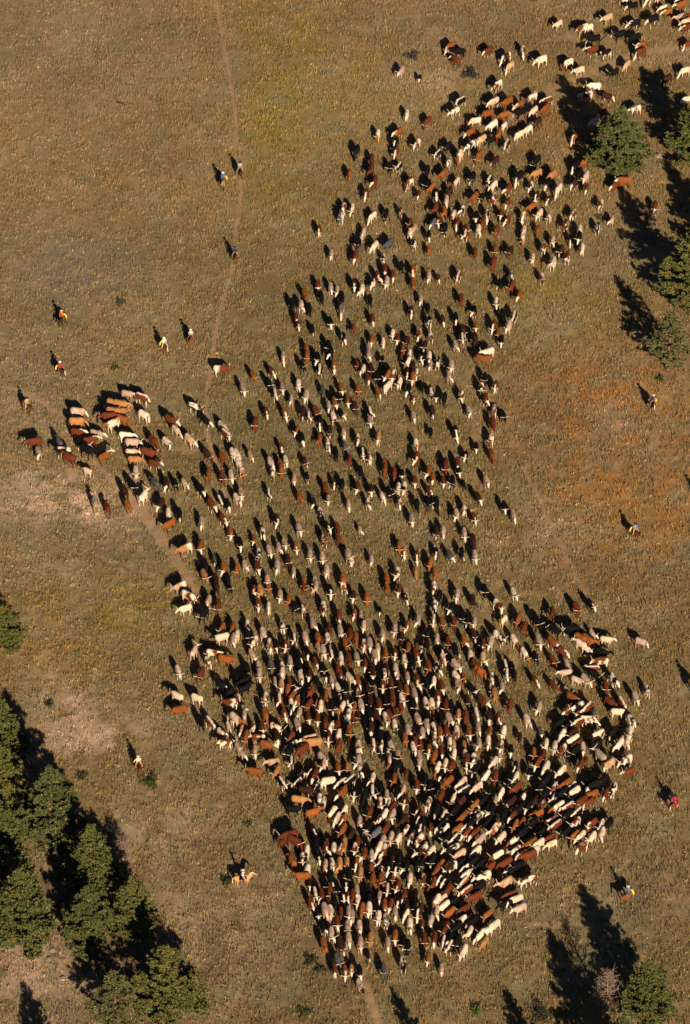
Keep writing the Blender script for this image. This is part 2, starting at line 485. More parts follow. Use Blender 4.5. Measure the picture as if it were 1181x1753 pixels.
# cattle: @ corner and size of a window of the photograph, then place in that window (1181 wide), clock heading, coat
HERD_TXT = """
@1000 0 181
430 8 9 Rp;540 75 8.5 Kh;260 215 8.2 C;40 325 8.5 W;115 450 8.5 K;395 405 8.5 K;560 280 8.5 Kh;770 230 8.3 Kh;575 425 8.5 K;630 520 8.3 Oh;630 590 8.3 Rh;880 85 8.2 W;930 135 8.3 Oh;1085 65 8.3 Oh;1075 18 8.5 Kp;1070 195 8.2 L;1140 195 8.2 R;1140 258 8.4 W;1150 320 8.4 Rh;1165 495 8.3 Rh;330 820 8.2 K;475 730 7.5 C;90 570 8.5 Rh;245 600 8.5 Kp;1120 805 8.4 W;920 910 8 D;110 985 9 Dp;30 1075 8.5 Kp;260 1085 3.5 Dh;760 3 8.5 Rp;1150 1120 8.5 W
@800 0 200
920 245 8 W;1165 300 8.5 Rp;210 520 8 Rh;390 585 8 Dp;560 515 6.2 Rp;430 670 7.7 C;745 620 8.3 W;1020 640 8.3 Wr;1130 720 8.3 W;305 870 8 Rp;265 1050 8.3 W;405 1050 8 O;520 1080 7.8 Oh;655 1000 8 Wr;805 1025 8.3 Rp;790 1115 7.3 O;670 1130 7.8 W;535 1150 8 K;205 1165 8.5 O;370 1170 8.3 O
@600 0 200
1005 475 8 Oh;1100 535 9 K;1065 620 10 Rh;512 725 6.7 L;700 775 6.3 Kh;1110 1040 8.3 Kp;1050 1140 8 Rp;568 1155 6.3 W
@1000 181 181
570 45 8.5 Gp;200 105 8 R;110 190 8 W;10 635 8 O;15 810 6.7 L;25 930 6.3 Rh;345 900 7.5 Rh;450 870 9 Oh;185 1110 6.5 Rp;790 1130 6.4 R
@1000 300 181
308 500 6.5 C;150 590 6.5 Kp
@600 200 200
780 40 7.7 R;275 175 6.5 Wr;480 165 7.7 Oh;455 270 7 Kh;460 360 6.7 Rh;670 280 7.3 Rp;60 345 6.7 K;215 425 6.4 R;212 545 6.3 R;245 660 6.2 Rh;400 515 6.5 K;490 505 7.3 Kp;595 665 7.5 Rp;160 790 6.5 Rh;690 785 6.2 Rh;220 1015 7.8 W;360 985 6.5 K;505 965 6.3 Rp;600 1085 6.8 R;640 1140 7.2 C;130 1165 6.5 W;15 950 6.5 Dp;-10 590 6.2 O;985 300 7.7 K;880 375 7.5 Kp;1100 405 6.7 Wr;990 470 6.8 Kp;940 585 7.5 O;1070 660 7.3 Wr;775 545 6.7 K;780 690 7 K;820 730 7.3 O;1000 775 6.5 D;865 790 6 Kh;968 855 6.3 L;950 970 6.3 O;860 935 6.4 R;1035 1010 6.8 Wr;1130 940 6.7 Kp;835 1085 7 Gh;890 1070 6.7 Rh;1080 1075 6.7 Rh;955 1120 6.5 K;1165 1150 6.3 R
@800 200 200
80 50 8.7 W;255 95 7.8 W;370 90 7.8 W;320 180 6.5 O;520 195 8 W;610 140 8 W;710 60 7.5 D;30 160 8 Oh;140 240 8 C;240 245 8 K;395 290 7 Dp;30 300 8 Kp;120 390 7.3 O;285 450 7.5 D;700 450 7.5 K;1085 210 7.5 Oh;700 580 8.3 T;855 610 7.7 T;1095 510 7.7 Kh;50 620 7 K;220 640 7 Kp;265 700 7.3 W;520 620 7.3 Kh;640 700 7 Dp;920 745 7.2 W;815 680 7 Kh;1080 680 7.5 D;1130 590 7 K;415 735 7 Rh;70 820 7.5 O;145 815 7 K;265 830 6.8 Rp;410 870 7 Rh;700 800 7 Dh;825 845 6.8 Dh;650 915 8 O;725 995 7.2 W;560 1010 6.5 Rp;340 985 6.3 Rh;90 1020 6.5 Kh;200 990 6.5 Kp;155 1070 6.5 R;400 1055 7 R;825 1020 6.8 Rp;1065 995 7 Rp;995 1100 6.3 Rp;1135 1155 6.3 W;715 1140 6.6 O;570 1160 6.3 W;290 1155 6.5 R;110 1155 6.4 W
@500 330 100
545 770 6.2 Rh;1040 320 6.5 Rp;985 500 6 Gp
@400 400 200
985 215 6.3 L;850 530 6 Rh;720 620 5 O;980 555 6 L;1050 580 5.5 L;885 650 5.5 K;1090 650 5.7 K;1090 770 6.2 Gp;680 740 6 Lp;590 720 5.8 K;760 770 5.7 K;628 855 6 Rh;655 930 5.8 Rh;795 960 5.7 K;975 905 5.3 Kh;1110 1060 5.6 Kp;735 1165 5.9 O;960 1150 5.6 K
@600 400 200
110 30 6.4 L;80 110 6.8 K;240 140 7.2 W;385 125 7.8 G;50 250 6.1 Rh;330 240 6.2 Kp;645 110 6.2 Kp;600 5 6.5 W;790 30 6 Kh;790 170 6.1 O;1160 20 6.6 Rp;510 345 6.3 K;630 395 6 Oh;630 510 6.1 O;345 380 5.9 Rh;365 505 6 L;275 450 5.6 Rh;430 440 5.7 Rh;225 510 6.5 Dp;35 530 5.8 Dh;115 580 6.2 W;195 680 5.8 K;790 450 6 L;890 450 5.8 Rh;1090 440 6.5 Rp;710 670 5.9 L;780 750 6.1 K;615 800 5.8 Dh;1115 670 6.1 R;220 880 5.8 Rh;30 955 6 R;215 1075 6.3 Oh;330 1090 5.9 W;425 1010 6.3 W;475 1065 6.4 Rh;570 1090 6.8 D;690 1025 6.4 Rp;795 900 6 Kp;930 880 5.8 Dh;1065 860 5.6 Kh;810 1040 5.8 Rp;1135 980 5.6 D;1130 1070 5.8 Kp;1060 1140 5.7 L;750 1140 6.3 D;530 1160 6.4 O;180 1172 6 L
@800 390 200
560 90 6.4 Wr;860 140 6.6 C;770 210 6.3 Rp;945 235 6.8 D;1010 310 6.3 Rp;1160 220 6.3 W;1045 110 6.5 Kh;1130 110 6.2 Kh;660 315 6.4 W;865 370 6.8 Lp;75 260 6.3 R;280 235 6.2 O;260 370 6.1 R;430 250 7 D;755 515 6 Rp;450 495 6.3 Gp;445 610 6.7 R;525 690 6.8 Oh;330 570 6.2 K;290 760 6 Kp;70 840 6.2 Kh;345 880 6.4 K;470 910 6.3 Kp;85 1000 5.9 Oh;265 1000 6.4 Rh;310 1060 6.2 O;415 1010 6.5 L;75 1130 5.8 D;345 1140 6.2 Kh
@0 600 200
790 640 3.2 W;780 745 3.1 T;785 840 3.1 Rh;980 860 3.4 L;915 935 2.5 R;350 950 8.6 R;390 1040 5.3 L;600 945 11.2 G;640 1035 9.1 Kp;700 1100 9.8 R;1060 1085 2 Oh;835 970 3.8 Kh;880 1030 3.8 K;1110 600 3.2 K;1150 560 3.6 T;1150 640 3.2 T;1100 690 9 R;1140 760 8.2 Wr
@200 600 200
110 450 3.3 L;260 500 3.7 Rp;40 575 3.4 T;30 630 3.2 T;60 715 3.7 O;280 670 3.9 W;1050 210 3.1 Rb;785 580 3.9 Dp;895 725 4.2 Kh;545 725 4.0 Rh;600 815 4.2 W;740 925 4.5 C;1070 770 4.4 Lp;1105 865 4.4 Rp;370 930 4.4 R;510 940 4.3 Wk;95 880 3.2 W;160 950 3.1 L;150 1035 3 W;320 1060 3.5 R;180 1120 3 T;380 1150 3.4 Rh;915 1060 4.7 D;1070 1095 4.9 O;1175 1060 5 W
@400 600 200
500 65 5.9 L;740 50 6 O;690 150 5.6 K;850 90 5.8 Kh;870 195 5.8 Kp;980 30 5.8 Kh;1015 185 5.9 Oh;195 260 5.3 O;385 225 5 Rh;95 405 5.3 L;355 340 5 K;420 450 5.6 Kp;490 390 5.7 L;655 355 5.9 W;580 500 6.2 L;730 475 6.2 L;900 410 5.7 G;1085 390 5.6 O;1150 510 5.8 Oh;1055 490 5.5 K;1020 540 5.6 Oh;960 580 5.7 L;1010 690 5.4 Wk;1085 650 5.7 Kh;330 640 5.5 Rh;515 650 5.3 Oh;215 745 6.2 R;700 640 6.2 D;760 670 6 Dp;830 630 5.3 R;870 720 6.1 Kh;640 820 6.6 Oh;685 905 5.7 Kh;970 815 5.8 D;870 895 6 O;950 950 5.4 Kp;1110 840 5.8 Lp;1125 975 5.9 G;1030 1050 5.6 K;480 985 5.4 Rh;525 1115 5.6 W;170 1070 5 C;35 1075 5 W;50 1155 5.2 W;375 1140 5.2 Lp;475 1160 5.3 O;715 1125 5.8 D;1170 1090 5.9 R
@600 600 200
180 50 6.2 L;320 90 6.3 K;65 140 6.3 R;125 200 6.7 Wr;205 200 5.5 D;175 290 5.4 Rh;270 280 6 K;375 270 6.6 Oh;430 270 6.5 Rp;370 380 7.5 W;495 335 6.6 Wk;280 445 5.3 Oh;75 405 5.7 O;45 580 5.4 D;200 630 5.5 Kp;195 725 5.7 L;280 895 6.3 Th;75 910 5.8 Rp;125 1040 6.1 Kp;190 1090 6 Rp;20 1090 6 Oh;515 40 6.5 R;595 45 6.5 Rp;580 125 7 Wr;630 170 6.3 D;575 235 6.2 Dh;630 295 6 Oh;672 250 6 Rp;585 410 6.2 Kh;640 485 6 Oh;710 370 5.5 K;720 80 6.5 Kh;795 80 6.2 Wr;805 150 6.3 L;880 130 6.3 Kp;1020 165 5.7 L;995 270 5.7 L;815 430 5.8 Kp;870 470 6.3 Kh;950 490 6.4 K;1120 475 6.7 Rp;825 635 5.8 D;635 680 5.8 L;810 820 6 K;1060 830 5.5 Kh;660 950 5.9 Wr;670 1100 6 R;965 1135 5.8 R;1080 1155 5.8 R;1165 1060 6.3 Kh;345 1160 5.8 Oh
@800 590 200
210 95 8.4 W;150 170 3.4 O;175 350 6.3 K;140 450 6.4 Kp;285 430 6.5 Rh;180 560 6 Rh;270 665 6.1 Rp;355 720 5 K;255 810 6 R;240 960 6.3 Wr;20 680 5 L;90 1035 5.8 Kh;240 1110 5.2 R;0 1120 6 D
@0 790 200
890 105 9.8 Wr;960 430 11.6 L;1080 470 11.4 R
@200 800 200
190 60 5.9 W;110 390 5.3 O;160 200 4.8 K;270 310 1.2 W;385 175 10.5 G;500 180 5.4 D;590 170 5.2 K;685 165 5 W;445 390 7 Dh;520 475 6 W;630 490 5.7 K;530 590 8 O;850 240 5 Kh;925 90 6.2 O;1065 120 5.2 R;1155 90 5.6 L;960 395 4.8 Rh;1080 545 4.8 Rh;1040 330 5.2 Kp;1120 390 5.2 Kh;855 570 5.8 L;690 840 8.2 Tb;845 815 6.4 O;985 930 5.5 G;1080 1030 5.5 Oh;1150 670 5.7 Oh;895 1000 5.8 K;885 1110 5.2 T;1000 1150 5.3 D;1120 1130 5.5 K;80 250 5 D
@400 800 200
75 25 5.2 Wr;390 50 5.7 Rp;480 30 5.8 O;610 110 6.1 C;740 90 5.6 K;75 275 5.5 L;35 335 5 Wr;355 265 5.8 Kp;665 305 5.6 O;810 355 5.6 Dh;925 215 5.6 R;1015 160 6 Dh;1090 180 6.3 K;955 330 6 L;1160 380 5.8 L;880 470 5.2 Kp;945 620 4.8 Kh;1050 615 5.5 R;1060 740 5.3 R;915 740 5.6 Rp;440 550 5.5 Dh;660 635 5.5 L;290 660 5.6 Dp;205 720 5.6 Oh;65 785 5.4 Kh;255 880 5.7 Kp;360 850 5.4 L;455 815 5.6 L;515 775 5.5 L;630 820 5.8 Oh;770 900 5.8 L;545 945 5.6 D;895 930 5.7 C;940 1055 5.8 L;1155 910 5.6 L;110 985 5.7 L;240 1015 5.5 Rh;440 1020 5.8 L;605 1050 5.9 L;30 1030 6.1 O;340 1140 5.9 C;820 1160 5.9 L;1105 1155 6 Oh;710 1170 5.8 O
@600 800 200
100 45 5.7 K;345 35 6.3 O;440 70 6 R;520 60 6 Kh;650 150 5.9 Rh;790 55 6.1 Oh;830 120 6 Oh;960 5 6 R;940 145 5.7 Rh;1030 150 5.8 K;1090 35 5.8 Kh;1140 160 5.4 K;75 210 5.8 Rh;205 235 5.8 Dh;175 370 6 Rp;325 305 5.3 Lp;385 270 5.5 K;480 220 6.2 Lp;540 220 6.3 Kp;495 360 6 Kp;670 385 6 K;800 245 5 Rh;870 370 5.8 K;780 360 5.3 K;620 540 5.8 L;95 625 5.4 L;870 660 6 D;935 655 6.2 L;1070 485 5.9 L;1150 420 5.8 Rp;1150 680 5.7 L;490 810 6.3 O;545 865 6.2 Th;670 890 5.9 Rh;660 1040 6 T;805 975 6.5 O;855 1080 6 O;865 860 6 Kh;1000 900 5.6 Gh;1120 880 6 K;210 940 5.8 L;475 1080 6 Rp;365 1140 5.9 O;5 945 5.8 L
@800 780 200
195 265 5.3 C;110 440 5.3 Dh;370 525 5.5 Kh;465 610 5.7 L;70 645 5.5 Rh;55 870 5.4 D;75 1030 5.7 L
@250 1000 150
455 50 8 Cb;575 200 4 Rp;530 345 8.5 W;840 235 6.5 L;780 430 7 K;970 300 6.5 R;950 40 5.5 D;1120 40 5.3 K;1020 600 7 O;1020 740 8.5 Wk;645 925 1 L;910 960 3.3 Rp;1070 1040 3.4 O;830 1060 11 Rp;1165 590 6.8 O;1170 760 6.3 L;435 1190 5 Lp;735 1230 7 R
@250 1150 150
420 350 10 Wr;680 370 9.7 Wk;450 540 8.6 O;1010 190 4 Kh;735 690 5.3 K;860 690 4.8 Rp;1010 810 4.5 Wr;1060 980 9.1 Rp;1110 730 5.3 Cb;1145 440 8.8 Rp;1130 290 7.5 K;1160 640 4.3 Rp
@400 1000 150
270 80 6.1 Rh;355 100 5.7 T;465 30 5.8 O;330 300 5.7 Rh;470 320 5.9 Lp;625 160 6 L;745 210 5.8 O;815 320 5.6 K;945 50 6 R;1105 50 5.9 L;940 340 5.8 Rp;1065 550 5.5 L;185 560 6 Kp;190 700 5.5 K;40 700 6.4 W;275 790 7 Rp;395 670 5.7 Lp;490 840 5.6 Op;655 570 5.7 Kp;820 740 5.8 Kp;700 830 5.9 Rh;570 830 5.6 Kh;620 900 5.8 D;965 730 5.4 L;1140 760 5.5 O;1150 870 5.5 L;250 970 5 C;335 1120 5.7 L;505 1120 5.6 G;760 1060 5.6 L;655 1120 5.7 Lp;870 970 5.8 Kh;990 930 5.6 Kh;990 1110 5.6 K;1100 1060 5.5 Rh;180 1140 5.2 K;-5 540 6.5 R;880 1100 5.5 K
@550 1000 150
120 120 5.6 Kh;300 50 5.9 Op;435 165 5.9 Dh;615 190 6 O;880 30 5.9 O;1045 100 6.2 Rh;1140 190 6.2 Kp;30 330 5.7 Rp;240 450 5.8 Rh;445 420 6.2 Oh;530 410 6 L;570 570 6.1 C;790 340 6.1 Kh;255 650 5.5 L;110 610 5.6 R;85 770 5.6 Kp;390 700 5.9 R;465 740 5.9 O;320 810 5.5 O;575 830 6 Op;650 840 6 L;760 890 5.8 C;825 690 5.8 L;990 640 6 L;1090 730 5.9 D;1165 580 6 Oh;25 920 5.8 Lh;140 970 5.6 Kp;265 1010 5.6 Lp;370 1040 5.6 R;480 1020 5.6 L;720 1000 5.7 L;870 960 5.7 O;995 950 5.9 Rh;590 1100 6 Rh;870 1135 5.8 D;1120 1040 5.8 Wk;680 1160 5.8 D;1000 1165 5.9 L;230 1170 5.7 R;1170 870 6 O;0 800 6 R;20 1160 5.5 K
@700 1000 150
335 60 6 Op;400 190 6.6 K;345 310 6 Kp;335 500 6.2 Rp;125 500 6.1 L;650 150 6.3 L;570 330 6.2 Kh;605 530 5.9 R;450 540 5.6 O;860 230 5.6 D;1020 100 5.6 K;720 450 6 K;790 490 6.2 K;880 520 6.3 L;250 680 6.5 K;375 760 6.2 L;235 850 6.3 K;525 790 5.7 R;740 770 5.6 O;870 700 5.6 D;1005 810 5.9 Rh;1100 800 6.2 L;1000 1010 5.8 C;830 980 5.7 Wr;620 910 5.5 K;440 920 5.4 Kh;460 1030 5 Op;635 1110 4.7 L;100 960 5.5 Rh;25 890 5.9 O;50 1060 5.8 K;900 1120 4.8 R;265 1130 5.5 R;380 1150 5.6 Kp;960 850 5.5 K
@850 1000 150
230 130 5.2 Wr;90 490 7.3 Wr;30 310 4.5 Rp;295 480 6.8 O;370 590 6.5 R;750 400 6 R;1080 340 4.9 R;540 520 5.2 K;620 560 5.2 K;790 640 4 K;35 740 4.5 Dp;240 770 4.8 Wr;375 930 4.8 Wr;570 790 5.2 L;755 800 4.4 Oh;520 990 5.2 K;760 1030 4.9 R;890 920 4.2 Rh;950 1090 5.2 L;120 1100 5.5 Kp;210 1100 5.5 K;1010 640 9 Kh;1140 760 4 O;1130 830 10 W
@1000 1000 150
90 300 4.6 Kh;110 670 4.8 L;300 760 3.2 W;770 790 3.7 L;50 780 4.2 O;30 870 4 W;230 950 3.6 K;230 1065 8.8 Rp;120 1150 9 Rp
@400 1150 150
345 40 5.9 L;555 110 5.6 L;640 200 6.1 C;730 260 6 O;755 150 5.6 R;655 40 6.2 Lp;905 80 5.4 Wr;150 150 8 K;150 250 2 K;430 380 6.2 Rp;425 610 5.5 O;35 390 7 Rp;140 600 0 L;30 670 4.3 Wr;105 790 6.5 C;165 900 6.4 O;255 770 6 Rp;385 760 5.4 Rh;620 390 5.8 Op;680 590 5.4 R;800 340 1.3 O;845 430 6.2 Oh;1040 290 7 R;1010 450 7.2 R;1130 410 6.8 O;880 560 6.6 L;860 730 5.3 L;1005 610 5.8 Rh;1130 640 6.1 Rh;580 790 3.8 Wk;585 900 5.6 D;770 890 7.2 R;335 910 9 Rp;450 1010 3.5 O;285 1080 6 C;110 1110 4.8 L;790 1000 8 Kp;1080 990 8.8 T;1020 930 8.5 C;930 1080 7.7 R;750 1090 7 K;770 470 6 Kp;1170 490 6.2 W;60 1040 11 L;880 260 5.6 K;940 340 6 K;1120 150 5.6 K;1020 40 6 Dh;40 100 5.5 K
@550 1150 150
140 140 5.7 L;255 40 5.6 R;390 110 4.8 W;225 220 5.2 Wk;495 150 5.5 Oh;500 290 5.4 Rp;60 340 6 O;50 60 5.6 Kh;25 490 5.7 W;240 380 5.9 Kp;280 480 7 Wr;345 410 5.6 D;365 600 6.2 Gp;445 470 6.3 O;535 460 5.5 L;500 580 5.4 D;430 650 5.5 R;635 250 5.4 D;690 50 5.9 Dh;660 420 5.6 D;690 150 6 K;640 150 5.8 K;830 210 5.9 Rh;940 190 5.6 R;1020 60 5.8 L;1160 90 5.9 L;960 360 5.7 R;1150 270 5.6 O;845 80 5.8 Kp;1060 230 5.7 D;780 470 5.4 Rh;1090 390 5.3 Wr;1070 490 5.6 R;990 540 5.5 R;920 580 5.3 R;730 580 5.6 D;880 640 5 Wr;870 400 5.8 K;990 730 5.7 Wk;670 780 6.2 Dh;810 790 6 Kp;55 710 6 R;125 770 6.8 Wr;215 730 6.3 R;230 860 6.4 W;380 810 5.8 O;365 910 6 D;235 1010 6.7 R;100 910 6.2 Rh;495 1000 6 Wr;490 1130 6 Lp;705 1000 5.8 Rp;1130 900 5.8 O;800 1010 6 Kp;945 1020 5.3 Lk;920 1120 5 W;1030 1150 6 L;1170 790 5.8 L;900 920 5.6 K;580 660 5.6 K;330 230 5.5 K;140 480 6 K;190 620 6 K;650 560 5.7 K;15 1170 4.6 L;790 890 5.9 Kh
@700 1150 150
110 170 5.8 Rh;335 140 6.1 W;440 220 5.6 R;390 370 5.7 Rh;15 130 5.8 L;75 330 5.5 L;230 440 5.4 Wr;310 450 5.6 Wr;235 170 5.6 K;495 470 5.9 R;640 75 4.7 Wr;660 200 5.3 L;745 90 5.2 O;850 250 4.7 Kh;790 380 5.4 D;985 415 4.8 Rh;1120 90 5.8 Kp;1115 230 5.5 C;1150 310 5.9 T;960 10 4 O;545 640 5.2 L;665 590 6 Th;765 620 6.2 R;910 600 5.5 Rp;1080 630 6 Dh;120 650 5.3 L;240 720 5.5 L;330 780 5.7 Kp;420 830 5.7 Oh;505 810 5.7 Rh;645 810 5.9 Wr;810 830 5.8 O;935 770 5.8 L;1090 800 6.2 O;180 840 5.7 L;30 800 5.6 L;345 940 6 Op;550 980 6 Wr;745 980 5.9 T;945 970 5.8 L;1070 960 6.1 Lp;85 970 5.7 R;155 1020 5.8 R;65 1040 5.2 W;270 1070 5.8 Oh;440 1090 5.8 Rh;355 1130 6.1 O;605 1120 6.3 W;770 1140 5.5 W;140 1160 5.7 L;250 590 5.6 K;60 460 5.6 K;430 650 5.7 K;570 470 5.7 K;845 1090 5.9 K;600 1010 5.8 C
@850 1150 150
75 210 5.7 L;520 130 5.2 Rh;760 190 4.7 R;955 260 4.6 L;1080 110 3.8 W;930 20 8.8 L;1025 370 4.1 Oh;965 530 7.3 Oh;570 490 6.4 L;180 470 6.2 R;410 670 5.1 Lp;590 810 5.4 Gh;315 870 6.1 D;90 830 6.3 W;25 660 5.8 R;60 1020 6.2 Rp;190 1060 5.8 Kh;665 990 6.2 W;780 1030 6.3 Lp;880 870 6.9 Lp;500 1110 6 O;625 1140 6.6 R;890 1060 7 Rp;1120 700 8.2 Rp;1030 850 7.6 D;1030 940 8 Wk;1090 990 7.8 R;1140 560 8.2 Rh;1100 510 8 Kp;860 690 7.7 K;980 720 7.7 K;980 1110 7.5 K;1060 1080 7.5 K;140 40 6 Kp;230 30 5.6 K;40 1130 6.1 L;1160 1040 6 Wr
@1000 1120 150
385 350 4.7 Kp;290 450 5.6 R;345 650 4.2 R;505 660 4.9 Rp;690 600 5.3 L;850 500 5.7 Kp;450 790 3 Wk;620 890 5 Kp;620 1070 6.2 Kp;130 780 6 G;40 750 7.5 Rp;50 910 3 Rp;180 1110 8.2 Wk;380 1060 7.5 K;130 290 3.8 K;20 370 4.8 L;490 1165 7 L
@1000 1270 150
470 45 7.3 W;215 220 10.4 L;330 330 7.8 C;560 270 8 Dp;610 410 8 Rh;395 640 6.7 Kp;290 700 7 Rh;100 730 8.3 O;60 830 8 R;15 260 6.7 R;100 1120 7.6 R;230 1130 7 Lp;160 60 8 K;250 530 7.5 K;90 560 8 K;120 620 8 Kh;330 1110 7 K;580 5 6.5 W
@400 1290 150
280 270 9.2 O;530 130 8.8 C;580 260 7 T;650 400 4.8 Kp;780 110 6 Kp;1070 220 7.8 Oh;1090 310 6.8 Rh;930 290 7.5 Kp;970 520 3.2 D;880 645 3.2 T;800 770 3 K;1070 820 2.4 O;1070 1040 5.2 Dh;750 1140 8.5 R;850 400 7.5 Kp;1160 620 6 Lp;1165 440 8 Kp
@550 1300 150
35 80 6.2 L;225 130 5.6 Oh;350 100 6 T;500 40 6 L;520 150 6 Kp;690 270 6.3 Op;90 315 8.7 Wk;390 300 7.5 Kp;270 340 8 Kp;280 480 7.5 Oh;450 470 6.3 Kh;590 500 6.7 K;690 450 6 Kp;880 500 6 C;790 600 6.2 Rp;650 730 6.8 R;930 40 6 Wr;1040 60 5.8 K;985 130 6 K;985 270 6 O;1145 190 6.2 R;1100 440 6.4 C;1130 580 6.5 Dh;910 580 6 Rp;960 660 7 R;955 770 6.6 L;145 730 6.8 Wr;310 690 7 Wr;300 830 6.9 O;210 820 7 Lp;290 960 6.8 O;515 840 6.2 L;770 820 7 Rp;650 930 7 Kh;870 950 7 Rh;740 1010 7.5 G;940 1060 6.4 L;1110 820 7.5 D;1140 950 7 Op;1030 1100 7 Wk;820 1130 6.8 L;490 1120 6.3 Rh;400 1020 7 D;70 1150 6 R;300 1150 6.5 T;600 1080 5.3 Kp;240 620 7 Kh;30 590 6.2 Wk;850 760 7 Wk;800 400 6.2 K;1010 470 6.5 K
@700 1300 150
140 50 6 L;110 370 6 Rh;330 10 6.2 O;385 130 6.6 Wr;490 80 6.4 W;570 120 7 R;530 310 7.6 O;430 510 6.9 R;260 620 6.8 Rp;120 700 6.8 Rh;150 800 7 Rh;470 780 7 W;710 340 7.5 W;590 560 7 Wr;740 450 8 Kp;920 390 7.7 Lp;1040 230 7.3 W;900 150 7 K;860 30 6.5 Kp;1140 60 7.3 W;780 30 6.3 Rh;290 920 6.3 Rh;170 920 6.5 Kh;470 960 7.5 Kp;420 910 7 Kh;480 850 7 K;700 590 7.5 D;730 790 7.5 O;880 660 7.5 O;890 720 7.6 Kp;930 800 7.6 Gp;1070 840 7.5 K;650 970 7.7 O;750 950 7.6 W;790 1010 7.7 Rp;890 1020 7.7 R;960 1110 7.6 L;610 1100 7.6 Kp;1140 970 7.4 Op;140 1110 7 Rp;1040 690 7.3 Kh;1120 700 6.6 Kh;1160 570 6.4 L;220 300 6.3 K;280 380 6.3 K;620 720 7.5 K;520 1080 7.5 K;380 700 6.8 K;1090 420 6.5 K;970 600 7.6 K;440 200 6.5 Kh;1160 250 6.5 R;210 1170 7 W;840 880 7.5 K;40 1060 6.8 Dp
@850 1300 150
560 60 7 Rh;660 130 6.9 W;870 180 7.5 W;1130 90 7 Rh;255 260 7 W;250 110 6.5 Kh;270 390 7.5 R;60 470 7 W;350 530 7 Wr;200 590 7.5 Dh;440 180 6.5 Kh;520 560 7 D;430 640 7 Kh;780 380 7.2 Rp;770 520 6.9 W;930 360 7.8 O;1010 370 7.8 Kp;1040 470 7.8 Wk;620 610 6.7 Rp;560 740 8 O;220 770 7.3 Rh;250 900 7 O;340 860 7.2 O;490 870 7.5 K;830 660 8 Wr;960 670 7.9 Rp;760 820 8 Rp;800 900 7.8 Rp;1060 870 7.6 Rp;1140 600 8 R;1090 720 7.7 Kp;1050 1040 7.6 O;1130 1050 7.5 W;720 1070 8 R;740 1140 8.3 W;440 1100 7.8 C;230 1110 7.7 Wr;60 1070 7.5 W;20 930 7 Rp;460 1160 8 O;590 380 7 K;680 280 7 K;320 680 7.2 K;350 1010 7.5 K;600 990 7.6 K;950 760 7.5 K;160 300 7 K;100 770 7.2 K;930 1000 7.5 K;560 1170 8 W;640 500 7.2 K;1030 560 8 K;890 480 7.8 K
@450 1420 150
270 170 7.5 R;430 190 4.0 R;590 320 6.5 Wk;395 440 11 O;530 400 6 Kp;850 260 5.9 Rh;955 270 6 Wk;1050 290 6.8 Op;840 500 6.2 L;935 470 5.8 Gp;1035 490 5.9 T;1130 460 6.2 T;590 570 6.8 Wr;530 650 9 O;630 720 5.8 D;750 380 5.8 Kh;705 870 5.5 Dp;790 900 5.8 Rh;650 1010 5.4 Rh;730 1130 5.4 Kh;840 1120 5.4 L;910 1120 5.5 Lp;900 850 6.2 R;910 660 6.3 K;1080 900 5.8 Kh;1150 900 6 Rh;1050 1110 6 R;1160 1140 6 L;1120 740 5.9 Kh;720 230 5.6 K;840 740 5.8 K;1000 800 5.8 K;960 980 5.7 K;1160 640 6 K
@600 1450 150
60 30 6.3 Rp;185 110 6.2 Rh;285 130 6.1 L;380 40 6.8 W;455 60 6.2 Rp;80 250 6.2 Oh;395 200 7 Kp;400 300 7 Kp;130 380 6.3 T;280 300 6 O;300 460 6.1 O;410 440 6.3 O;235 590 6.3 K;565 200 6.2 D;580 410 6.2 O;500 580 6.2 Rp;635 550 6.3 R;800 450 6.3 W;720 660 6.5 R;980 450 6.1 Rp;1120 500 6.5 R;970 80 7.5 Dp;1080 80 7.3 Wr;1100 190 7.3 K;85 610 5.8 L;100 730 6 W;155 860 6.4 O;250 850 6 W;390 680 6 L;460 810 6 Oh;545 790 6.2 Rh;600 900 6 L;375 960 6.2 W;480 1000 6 Gp;745 920 6.7 W;750 810 6.3 D;930 860 6.9 D;970 1020 6.4 R;800 1060 5.8 Wr;1080 1000 6.6 L;1155 760 7 Wr;20 950 6 L;120 1080 5.9 Lp;30 660 6.1 R;580 1150 6 D;280 1150 6 T;220 1060 6.1 K;870 640 6.2 K;860 780 6.2 K;660 170 6.5 K;620 300 6.5 Kh;750 270 6.5 Kh;890 260 6.5 K;1160 880 6.5 L;1165 320 7 O;520 290 6.3 Kh;950 220 6.8 K;250 720 6.2 K;640 760 6.2 Kh;1100 1050 6.8 K;350 830 6 K
@750 1450 150
190 60 8 Kp;290 120 7.9 C;30 250 7.3 O;510 70 7.6 W;800 140 7.9 Wr;700 290 7.8 R;910 240 8 R;1040 70 7.8 Rp;1120 150 8 R;170 310 7.7 Dp;370 400 7.8 Wk;340 500 7.5 Op;380 620 7.7 Rp;610 430 8 Kp;130 590 7 R;500 690 8 R;910 510 7.9 C;970 670 8.3 R;1160 470 8 Dp;1100 840 8.2 L;50 720 7.8 W;80 810 7.6 W;160 890 7.6 O;350 840 8 R;310 1000 7.6 Rp;660 920 7.7 O;750 1080 7.9 Wr;640 1150 7.9 W;420 1150 7 Lp;100 1110 7 R;480 230 7.7 Kh;380 290 7.8 Kh;1080 270 8 Kh;990 330 7.6 Kh;560 550 7.8 K;920 790 8.2 K;1040 740 8.3 Wk;250 1100 7.5 K;290 240 7.8 K;60 420 7.5 Kh;110 460 7.5 Kh;560 250 7.7 K;200 740 7.8 K;470 1010 7.6 K
@900 1380 150
100 610 8.4 W;330 530 8.2 W;40 700 8.2 R;760 560 7.7 Rp;890 430 7.3 W;1020 380 6.8 Lp;60 1000 8.6 Rp;850 330 7.7 R
@500 1570 200
